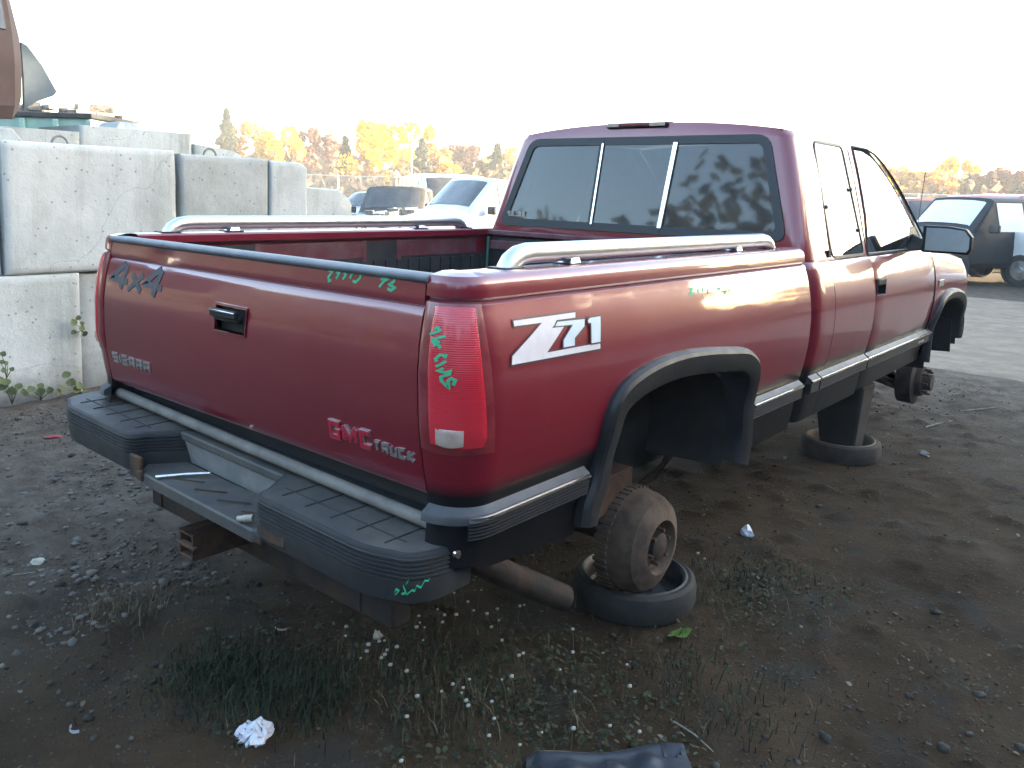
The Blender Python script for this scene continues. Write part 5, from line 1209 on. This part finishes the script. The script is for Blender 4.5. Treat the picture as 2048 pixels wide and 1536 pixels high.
TR = [(455, 78, 222, 46, 'conifer', 'ragged grey green conifer rising above the wall end'), (510, 84, 250, 70, 'orange', 'orange tree beside the ragged conifer'), (560, 80, 256, 78, 'yellow', 'yellow tree above the low right end of the wall'), (625, 82, 258, 66, 'russet', 'dark reddish tree left of the row middle'),
      (668, 88, 290, 60, 'russet', 'pinkish brown tree behind the fence post'), (690, 76, 276, 34, 'conifer', 'slim dark conifer among the red trees'), (762, 74, 246, 92, 'yellow', 'tallest bright yellow tree in the row'), (735, 86, 300, 60, 'orange', 'small orange tree left of the bright yellow one'), (842, 80, 280, 44, 'conifer', 'dark conifer right of the pole'),
      (815, 90, 300, 60, 'yellow', 'pale yellow tree behind the pole'), (880, 82, 290, 66, 'orange', 'orange brown tree above the stripped van'), (932, 86, 294, 62, 'russet', 'russet tree with bare top near the cab'), (900, 74, 322, 50, 'yellow', 'low yellow tree in front of the orange brown one'), (965, 80, 312, 50, 'bare', 'bare grey tree close to the cab pillar'), (992, 78, 290, 46, 'conifer', 'full dark conifer next to the cab pillar'),
      (1040, 84, 300, 70, 'orange', 'orange tree seen past the cab pillar'), (1845, 74, 346, 70, 'orange', 'low tan tree beyond the windshield pillar'), (1882, 76, 314, 64, 'yellow', 'yellow green tree behind the antenna'), (1930, 74, 350, 70, 'bare', 'thin tan tree right of the antenna'), (1985, 70, 324, 56, 'russet', 'brown pointed tree above the dark vehicle'), (2030, 76, 356, 60, 'bare', 'pale bare tree at the right picture edge'),
      (1780, 86, 330, 80, 'orange', 'orange tree seen through the door window'), (1700, 84, 330, 80, 'yellow', 'yellow tree seen through the door window'), (590, 92, 300, 60, 'bare', 'bare brown tree between yellow and red ones'), (2120, 70, 330, 90, 'yellow', 'yellow tree just outside the right edge'), (2200, 74, 330, 90, 'orange', 'orange tree outside the right edge')]
for px, D, top, wp, kd, lb in TR: tree(px, D, top, wp, kd, {'conifer': 'conifer_tree', 'bare': 'bare_tree'}.get(kd, 'autumn_tree'), lb)
# undergrowth under the row
P = []
for k in range(11500):
    px = rng.uniform(430, 2400); D = rng.uniform(66, 92); g = at_d(px, 400, D); P.append((g.x, g.y, min(4.2, abs(rng.normal(0, 1.7 + (1.2 if 1120 < px < 1600 else 0))) + .1)))
V, F = leaf_cloud(P, .42); tag(np_mesh('undergrowth', V, F, LEAF['bare']), 'brown autumn scrub along the foot of the trees', 'scrub', kind='stuff')
t = thing('utility_pole', 'slim pale pole standing among the trees', 'pole', tuple(place(822, 70))); mb = MB(); mb.tube([(0, 0, 0), (0, 0, 6.6)], [.09, .05], 8); obj('pole', mb, FM, t); mb = MB(); mb.box((0, 0, 6.2), (.5, .06, .06)); obj('bracket', mb, FM, t)
# the wood behind, mirrored in glass, and a side row added to block sun
P = []
for k in range(13000):
    a = rng.uniform(0, 1)
    if rng.uniform() < .6: x = -62 + 84 * a; y = -26 - rng.uniform(0, 5) - 3 * math.sin(a * 9); H = 11.6 + 1.6 * math.sin(a * 23) + .9 * math.sin(a * 57)
    else:
        x = 16.5 + rng.uniform(0, 3.5) + 2 * math.sin(a * 7); y = -24 + 60 * a; H = 10.0 + .6 * math.sin(a * 29) + .4 * math.sin(a * 83)  # unseen row added on the right to keep the low sun off
    P.append((x, y, H * rng.uniform(0, 1) ** .8))
for k in range(2500):
    a = rng.uniform(0, 1); x = -2 + 46 * a + rng.uniform(0, 3); y = 62 - 14 * a; P.append((x, y, (4.6 + 1.5 * math.sin(a * 31) + 1.0 * math.sin(a * 77)) * rng.uniform(0, 1) ** .8))
V, F = leaf_cloud(P[:-2500], .42); Vb, Fb = leaf_cloud(P[-2500:], .6); F = np.concatenate([F, Fb + len(V)]); V = np.concatenate([V, Vb]); Pc = [(x, y, z * .74) for x, y, z in P[:6500]]; V2, F2 = leaf_cloud(Pc, 1.3); F = np.concatenate([F, F2 + len(V)]); V = np.concatenate([V, V2]); tag(np_mesh('wood', V, F, LEAF['dark']), 'dark dense wood behind the photographer with an added sun-blocking row at its side', 'wood', kind='stuff')
# ================================================================== loose things on the ground
def hgt(x, y): return float(height(x, y))
def isl_mat(name, cols, rough=.9, trans=0.):
    m, n, p = nodes(name); g = add(n, 'ShaderNodeNewGeometry'); r = add(n, 'ShaderNodeValToRGB'); n.links.new(g.outputs['Random Per Island'], r.inputs[0])
    r.color_ramp.interpolation = 'CONSTANT'
    for k, c in enumerate(cols):
        e = r.color_ramp.elements[k] if k < 2 else r.color_ramp.elements.new(k / len(cols))
        e.position = k / len(cols); e.color = (*c, 1)
    n.links.new(r.outputs[0], p.inputs['Base Color']); p.inputs['Roughness'].default_value = rough; p.inputs['Specular IOR Level'].default_value = .3
    return m
def ico():
    bm = bmesh.new(); bmesh.ops.create_icosphere(bm, subdivisions=1, radius=1); v = np.array([tuple(q.co) for q in bm.verts]); f = np.array([[q.index for q in x.verts] for x in bm.faces]); bm.free(); return v, f
IV, IF = ico()
def scatter(n, sampler):
    out = []
    while len(out) < n: out.append(sampler())
    return np.array(out)
def pebbles(name, label, XY, S, mat):
    n = len(XY); base = IV[None] * (1 + rng.normal(0, .17, (n, len(IV), 1))); sc_ = S[:, None, None] * np.stack([rng.uniform(.8, 1.35, n), rng.uniform(.7, 1.1, n), rng.uniform(.35, .7, n)], 1)[:, None, :]
    V = base * sc_; a = rng.uniform(0, 6.28, n); c, s = np.cos(a)[:, None], np.sin(a)[:, None]; x = V[..., 0] * c - V[..., 1] * s; y = V[..., 0] * s + V[..., 1] * c
    z = V[..., 2] + (height(XY[:, 0], XY[:, 1]) + S * .12)[:, None]; V = np.stack([x + XY[:, :1], y + XY[:, 1:], z], 2).reshape(-1, 3)
    F = (IF[None] + (np.arange(n) * len(IV))[:, None, None]).reshape(-1, 3); return tag(np_mesh(name, V, F, mat), label, name, kind='stuff')
def sm_near():
    r = rng.uniform()
    if r < .40: return (rng.uniform(-3.7, .2), rng.uniform(-1.2, 1.4))
    if r < .72: return (rng.uniform(-.2, 2.4), rng.uniform(-.9, 2.4))
    return (rng.uniform(-.6, 3.2), rng.uniform(1.5, 6.6))
XY = scatter(24000, sm_near); S = np.exp(rng.normal(-5.6, .6, len(XY))).clip(.0015, .024)
# thin the stones where the picture shows bare packed earth
k = fbm(XY[:, 0] * 1.3 + 4, XY[:, 1] * 1.3, 3) + rng.normal(0, .07, len(XY)) > .47; XY, S = XY[k], S[k]
pebbles('gravel', 'scattered grey and brown stones pressed into the muddy yard', XY, S, isl_mat('stones', [(.034, .029, .025), (.050, .044, .038), (.026, .022, .019), (.085, .072, .058), (.042, .030, .022), (.060, .051, .043), (.030, .026, .022)]))
def sm_left(): return (rng.uniform(-3.7, -.5), rng.uniform(-.7, 1.7))
XY = scatter(9000, sm_left); k = fbm(XY[:, 0] * 1.1 + 8, XY[:, 1] * 1.6, 3) + rng.normal(0, .05, len(XY)) > .44; XY = XY[k]; S = np.exp(rng.normal(-5.0, .5, len(XY))).clip(.003, .028)
pebbles('gravel', 'loose grey gravel along the foot of the concrete wall', XY, S, isl_mat('grey_stones', [(.085, .074, .062), (.125, .112, .096), (.06, .05, .041), (.10, .088, .075), (.15, .135, .116)]))
# ---- grass and leaf litter
def blades(name, label, XY, H, mat, wd=.004):
    n = len(XY); a = rng.uniform(0, 6.28, n); ln = rng.uniform(.15, .9, n) * H; z0 = height(XY[:, 0], XY[:, 1]) - .004
    dx, dy = np.cos(a), np.sin(a); px_, py_ = -dy, dx; w_ = wd * rng.uniform(.6, 1.3, n); V = np.zeros((n, 5, 3))
    for i, (t, ww) in enumerate(((0, 1), (0, -1), (.55, .8), (.55, -.8), (1, 0))):
        bend_ = ln * t ** 1.8; V[:, i, 0] = XY[:, 0] + dx * bend_ + px_ * w_ * ww * .5; V[:, i, 1] = XY[:, 1] + dy * bend_ + py_ * w_ * ww * .5; V[:, i, 2] = z0 + H * t * (1 - .25 * t)
    F = np.array([[0, 1, 3], [0, 3, 2], [2, 3, 4]]); F = (F[None] + (np.arange(n) * 5)[:, None, None]).reshape(-1, 3); return tag(np_mesh(name, V.reshape(-1, 3), F, mat), label, name, kind='stuff')
def gauss(cx, cy, sx_, sy_): return (rng.normal(cx, sx_), rng.normal(cy, sy_))
ZG = [(.16, -.02, .13, .10, .40), (.02, -.12, .10, .08, .18), (.30, .06, .10, .08, .14), (.95, 1.70, .13, .16, .06), (1.15, .85, .18, .12, .10), (.60, .30, .2, .15, .12)]
def g1():
    r = rng.uniform(); a = 0
    for z in ZG:
        a += z[4]
        if r < a: return gauss(*z[:4])
    return gauss(*ZG[0][:4])
XY = scatter(3400, g1); H = rng.uniform(.025, .095, len(XY)); blades('grass', 'short dark green grass in the foreground mud', XY, H, isl_mat('grass', [(.010, .020, .007), (.015, .028, .009), (.008, .016, .006), (.022, .028, .011)], .7), .0035)
def g2():
    r = rng.uniform()
    if r < .30: return gauss(-.62, -.10, .11, .08)
    if r < .55: return gauss(.55, .30, .16, .12)
    return (rng.uniform(.0, 1.7), rng.uniform(-.3, 1.6))
XY = scatter(1500, g2); H = rng.uniform(.02, .085, len(XY)); blades('dry_grass', 'dry straw coloured stems between the weeds', XY, H, isl_mat('straw', [(.085, .055, .030), (.12, .085, .045), (.06, .038, .022), (.15, .125, .075)], .8), .0026)
def leaves(name, label, XY, size, mat, zoff=.004, zr=.03):
    n = len(XY); z = height(XY[:, 0], XY[:, 1]) + zoff + rng.uniform(0, zr, n); s = size * rng.uniform(.5, 1.3, n); a = rng.uniform(0, 6.28, n); t1, t2 = rng.normal(0, .35, n), rng.normal(0, .35, n)
    V = np.zeros((n, 6, 3))
    for i, (u, v) in enumerate(((-1, 0), (-.3, .62), (.55, .5), (1, 0), (.55, -.5), (-.3, -.62))):
        x = u * np.cos(a) - v * np.sin(a); y = u * np.sin(a) + v * np.cos(a); V[:, i, 0] = XY[:, 0] + s * x; V[:, i, 1] = XY[:, 1] + s * y; V[:, i, 2] = z + s * (x * t1 + y * t2) - s * .25 * (u * u)
    F = np.array([[0, 1, 5], [1, 2, 5], [2, 4, 5], [2, 3, 4]]); F = (F[None] + (np.arange(n) * 6)[:, None, None]).reshape(-1, 3); return tag(np_mesh(name, V.reshape(-1, 3), F, mat), label, name, kind='stuff')
def l1():
    while True:
        p = (rng.uniform(-.1, 1.9), rng.uniform(-.3, 2.0)); c = .5 * math.exp(-((p[0] - .75) / .5) ** 2 - ((p[1] - .45) / .35) ** 2) + .35 * math.exp(-((p[0] - 1.0) / .3) ** 2 - ((p[1] - 1.7) / .3) ** 2) + .05
        if rng.uniform() < c and fbm(np.array(p[0] * 4.), np.array(p[1] * 4.), 3) > .40: return p
XY = scatter(3600, l1); leaves('ground_cover', 'small dark clover leaves creeping over the foreground mud', XY, .0085, isl_mat('clover', [(.015, .023, .010), (.021, .030, .013), (.034, .036, .018), (.012, .017, .009), (.05, .047, .02)], .75))
XY = scatter(900, lambda: (rng.uniform(-2.8, 2.6), rng.uniform(-1.1, 5.5))); leaves('leaf_litter', 'brown leaf crumbs and bark scraps over the yard', XY, .010, isl_mat('litter', [(.07, .045, .028), (.12, .085, .05), (.05, .032, .022), (.15, .13, .10)], .85), .002, .006)
# ---- white seed heads
HEADM = M('seed_head', (.27, .26, .22), (.38, .37, .33), .9, scale=200, bmp=.6, bscale=400, bdist=.002); STEMM = M('weed_stem', (.05, .055, .022), (.09, .075, .04), .8, scale=30)
mb = MB(); v_, f_ = IV, IF; mb.add([tuple(q * (.0062 * (1 + .12 * math.sin(i * 5.1)))) for i, q in enumerate(v_)], [tuple(x) for x in f_]); hm_ = obj('seed_head', mb, HEADM, None, 60)
c4 = lambda x, y: (600 + x / 2.2756, 1100 + y / 2.2756)
HEADS = [(210, 348), (207, 390), (310, 430), (303, 460), (276, 492), (360, 415), (384, 412), (395, 455), (385, 475), (370, 490), (410, 522), (485, 550), (540, 300), (545, 330), (625, 270), (657, 295), (648, 328), (710, 293), (530, 350), (567, 352), (763, 235), (825, 182), (800, 120), (770, 588), (695, 610), (643, 643), (742, 627), (532, 665), (755, 685), (765, 708), (735, 650), (872, 690), (883, 767), (486, 758), (860, 845), (460, 960), (995, 480), (1015, 470), (962, 575), (1183, 545), (1487, 522), (1500, 620), (1243, 812), (1545, 827), (1000, 887), (918, 590), (1250, 645), (1410, 800), (1100, 830), (897, 268), (1000, 255), (1020, 250), (940, 135), (965, 150), (918, 410), (870, 350), (1240, 360), (1240, 465), (1810, 15), (1840, 40), (700, 195), (735, 165), (790, 275), (850, 290), (905, 320), (560, 410), (440, 440)]
first = True
for hx, hy in HEADS:
    px, py = c4(hx, hy); hh = rng.uniform(.035, .095); P = at_z(px, py, hh); g = Vector((P.x + rng.uniform(-.02, .02), P.y + rng.uniform(-.02, .02), 0)); g.z = hgt(g.x, g.y)
    t = thing('seed_head_weed', 'thin weed with a round white seed head in the foreground mud', 'weed', tuple(g), 0, 'white seed heads in the foreground weeds')
    o = hm_ if first else hm_.copy()
    if not first: COL.objects.link(o)
    first = False; o.parent = t; o.location = P - g; s = rng.uniform(.7, 1.35); o.scale = (s, s, s * .85)
    mb = MB(); d = P - g; mb.tube([(0, 0, -.01), (d.x * .3, d.y * .3, d.z * .55), tuple(d)], [.0014, .0012, .0009], 4, cap=False); obj('stem', mb, STEMM, t)
# ---- crumpled papers, bags and scraps
WHITE = M('white_plastic', (.62, .63, .68), (.50, .51, .56), .55, scale=30); CREAM = M('cream_scrap', (.42, .38, .30), (.30, .27, .22), .7, scale=40)
def crumple(name, label, cat, px, py, r, mat, hh=.5, n=2, seed=0, tri=False):
    P = at_z(px, py, .02 + r * hh * .3); R3 = random.Random(seed); bm = bmesh.new(); bmesh.ops.create_icosphere(bm, subdivisions=n, radius=1)
    for v in bm.verts:
        q = v.co.copy(); k = 1 + R3.uniform(-.28, .28); a = math.atan2(q.y, q.x)
        if tri: k *= .8 + .35 * abs(math.cos(1.5 * a + .6))
        v.co = Vector((q.x * k * r, q.y * k * r * .8, q.z * r * hh * (1 + R3.uniform(-.5, .5))))
    me = bpy.data.meshes.new(name); bm.to_mesh(me); bm.free(); me.materials.append(mat); o = bpy.data.objects.new(name, me); COL.objects.link(o); o.location = (P.x, P.y, hgt(P.x, P.y) + r * hh * .55); o.rotation_euler = (R3.uniform(-.2, .2), R3.uniform(-.2, .2), R3.uniform(0, 6)); return tag(o, label, cat)
crumple('crumpled_bag', 'crumpled white plastic bag lying in the foreground grass', 'bag', 511, 1462, .050, WHITE, .55, 3, 4, True)
crumple('crumpled_paper', 'crumpled white paper ball on the dark earth right of the rear brake drum', 'paper', 1494, 1063, .034, WHITE, .7, 2, 8)
crumple('paper_scrap', 'torn cream paper scrap on the gravel at the left', 'scrap', 75, 1109, .028, CREAM, .4, 2, 3)
crumple('foam_lump', 'pale foam lump among the seed heads', 'foam', 755, 1264, .020, CREAM, .8, 2, 12)
crumple('white_scrap', 'small bright white scrap just above the black plastic panel', 'scrap', 1311, 1477, .011, WHITE, .6, 2, 5)
crumple('pale_stone', 'pale rounded stone on the bare earth right of the muddy rim', 'stone', 1848, 904, .040, M('pale_stone', (.22, .19, .17), (.15, .13, .12), .9, scale=20), .5, 2, 9)
crumple('red_rag', 'small faded red rag by the foot of the wall', 'rag', 106, 868, .045, M('red_cloth', (.30, .05, .06), (.2, .04, .05), .9), .25, 2, 2)
def curl(name, label, cat, px, py, r, mat, wd, a0, a1):
    P = at_z(px, py, .02); mb = MB(); R_ = []
    for k in range(12):
        a = a0 + (a1 - a0) * k / 11; R_.append([(r * math.cos(a), r * math.sin(a), .002), (r * math.cos(a) * 1.05, r * math.sin(a) * 1.05, wd)])
    mb.grid(R_); mb.grid([[(x * .94, y * .94, z) for x, y, z in r_2] for r_2 in R_]); return tag(obj(name, mb, mat, None, 60, loc=(P.x, P.y, hgt(P.x, P.y) + .002)), label, cat)
curl('plastic_curl', 'curved white plastic sliver near the lower left corner', 'plastic scrap', 156, 1445, .022, WHITE, .012, 3.6, 6.0)
curl('grey_shard', 'grey white shard standing in the grass behind the crumpled bag', 'plastic scrap', 566, 1258, .026, CREAM, .010, 4.2, 6.2)
def stick(label, a, b, r, mat):
    A, B = at_z(*a, .022), at_z(*b, .022); A.z = hgt(A.x, A.y) + r; B.z = hgt(B.x, B.y) + r * 1.5; mb = MB(); C_ = (A + B) / 2 + Vector((.006, .004, .004)); mb.tube([A, C_, B], [r, r * .9, r * .6], 6); return tag(obj('stick', mb, mat), label, 'stick', 'dry sticks on the ground')
ST = M('dry_stick', (.24, .22, .18), (.15, .13, .10), .85, scale=30)
stick('pale dry stick right of the black plastic panel', (1342, 1420), (1428, 1490), .0028, ST); stick('thin dry stick at the left edge below the torn paper', (-30, 1147), (70, 1134), .003, ST); stick('pale twig on the earth beyond the muddy rim', (1930, 822), (1995, 820), .006, ST); stick('twig lying near the front hub', (1850, 852), (1905, 838), .006, ST)
# green leaf beside the rear rim
P = at_z(1359, 1262, .02); mb = MB(); mb.grid([[(.030 * u + .004 * v, .042 * v, .010 + .006 * math.sin(3 * u) + .008 * v * v) for u in (-1 + .35 * abs(v), -.3, .3, 1 - .25 * abs(v))] for v in (-1, -.5, 0, .5, 1)]); tag(obj('green_leaf', mb, M('fresh_leaf', (.05, .11, .012), (.07, .14, .02), .6), None, 60, loc=(P.x, P.y, hgt(P.x, P.y) + .004)), 'bright green leaf on the ground beside the black rim', 'leaf')
# little plug left on the bumper step
mb = MB(); c = Vector((.232, -.128, .592)); d = Vector((.040, .024, .006)); mb.tube([c - d * .5, c - d * .1, c - d * .08, c + d * .5], [.0085, .0085, .0105, .0105], 12); tag(obj('plastic_plug', mb, CREAM, None, 40), 'small cream plastic plug lying on the rear bumper step', 'plug')
mb = MB(); P = at_z(1285, 1168, .13); mb.box((P.x, P.y, .138), (.055, .022, .012), rz=.5); tag(obj('wood_chip', mb, M('yellow_wood', (.28, .17, .05), (.20, .12, .05), .8, scale=30), None, bevel=.003), 'yellow wood chip wedged on the rim under the brake drum', 'wood chip')
# black plastic panel at the lower edge
o_p = thing('plastic_cover', 'black moulded plastic panel lying at the lower picture edge', 'panel', (0, 0, 0))
A, B = at_z(1056, 1498, .03), at_z(1352, 1490, .03); u = (B - A).normalized(); v = Vector((u.y, -u.x, 0)); mb = MB(); R_ = []
for i in range(29):
    r = []
    for j in range(33):
        s, q = j / 32, i / 28; w_ = (B - A).length * 1.06; p = A + u * (w_ * s - .008) + v * (.26 * q + .012 * math.sin(s * 5) * (1 - q)); z = .030 + .010 * math.exp(-((q - .10) / .06) ** 2) + .006 * math.sin(s * 9) * (1 - q) - .022 * max(0, 1 - s / .06) - .02 * max(0, 1 - q / .04)
        for (cs, cq, cr, dz) in ((.90, .16, .030, -.03), (.74, .28, .035, .012), (.52, .30, .035, .012), (.26, .30, .035, .010)):
            dd = math.hypot((s - cs) * w_, (q - cq) * .26) / cr; z += dz * max(0, 1 - dd * dd) if dz > 0 else (dz if dd < .6 else 0)
        r.append((p.x, p.y, z))
    R_.append(r)
mb.grid(R_); mb.grid([[(x, y, z - .006) for x, y, z in r] for r in R_]); obj('shell', mb, M('blue_black_plastic', (.022, .026, .033), (.035, .038, .045), .38, scale=10, bmp=.2, bscale=150, bdist=.001), o_p, 50)
# ---- weeds along the wall
LG = isl_mat('weed_leaf', [(.04, .06, .022), (.055, .08, .028), (.08, .10, .035), (.03, .045, .018)], .7)
def leaf_mesh(r, seed):
    R3 = random.Random(seed); mb = MB(); rows = []
    for i in range(7):
        t = i / 6; w_ = r * (1.25 * math.sin(math.pi * min(1, t * .9 + .08)) ** .7) * (1 - .25 * t); rows.append([(w_ * s, r * 1.9 * t, .10 * r * abs(s) * 2 - .5 * r * t * t + R3.uniform(-.03, .03) * r) for s in (-1, -.5, 0, .5, 1)])
    mb.grid(rows); me = bpy.data.meshes.new('leaf'); me.from_pydata(mb.v, [], mb.f); me.materials.append(LG)
    for p in me.polygons: p.use_smooth = True
    return me
LM = [leaf_mesh(.030, k) for k in range(3)]
def weed(label, spots, base, cat='weed'):
    b = Vector(base); t = thing('wall_weed', label, cat, base, 0, None); mb = MB(); R3 = random.Random(len(label))
    for px, py, s in spots:
        P = at_x(px, py, b.x + .07 + R3.uniform(-.03, .05)); q = P - b; o = bpy.data.objects.new('leaf', R3.choice(LM)); COL.objects.link(o); o.parent = t; o.location = q; o.scale = (s, s, s); o.rotation_euler = (R3.uniform(.9, 1.7), R3.uniform(-.5, .5), R3.uniform(.6, 2.4))
        mb.tube([(0, 0, 0), tuple(q * .5 + Vector((.02, 0, .02))), tuple(q)], [.003, .0025, .002], 4, cap=False)
    obj('stem', mb, STEMM, t); return t
weed('yellow green weed growing from the vertical joint between the low blocks', [(150, 650, .8), (163, 662, .7), (158, 640, .6), (172, 672, .7), (150, 668, .6), (165, 650, .5)], tuple(Vector((-3.9, 1.175, .44))))
weed('round leaved weed at the foot of the wall beside the picture edge', [(8, 780, 1.1), (24, 790, 1.0), (2, 768, 1.0), (35, 778, .8), (15, 770, .9)], tuple(Vector((-3.86, .68, .0))))
weed('low clump of round leaves below the pale low block', [(48, 792, 1.0), (66, 784, .9), (84, 790, 1.0), (100, 786, .8), (78, 776, .7)], tuple(Vector((-3.86, .86, .0))))
weed('taller weed clump at the foot of the joint near the bumper end', [(128, 782, 1.1), (142, 772, 1.0), (136, 755, .9), (152, 786, 1.0), (160, 778, .9), (118, 790, .8), (172, 788, .7)], tuple(Vector((-3.86, 1.12, .0))))
weed('thin dark weed climbing the block at the left picture edge', [(4, 712, .6), (14, 730, .6), (22, 742, .5), (8, 745, .6), (2, 728, .6)], tuple(Vector((-3.88, .66, .18))))
# ------------------------------------------------------------------ air
mb = MB(); mb.box((0, 0, 4.9), (1900, 1900, 12.2))
hm = bpy.data.materials.new('air'); hm.use_nodes = True; hn = hm.node_tree; hn.nodes.clear(); ho_ = hn.nodes.new('ShaderNodeOutputMaterial'); pv = hn.nodes.new('ShaderNodeVolumePrincipled')
pv.inputs['Color'].default_value = (.95, .95, .95, 1); pv.inputs['Density'].default_value = .0017; hn.links.new(pv.outputs[0], ho_.inputs['Volume'])
tag(obj('haze', mb, hm), kind='stuff')
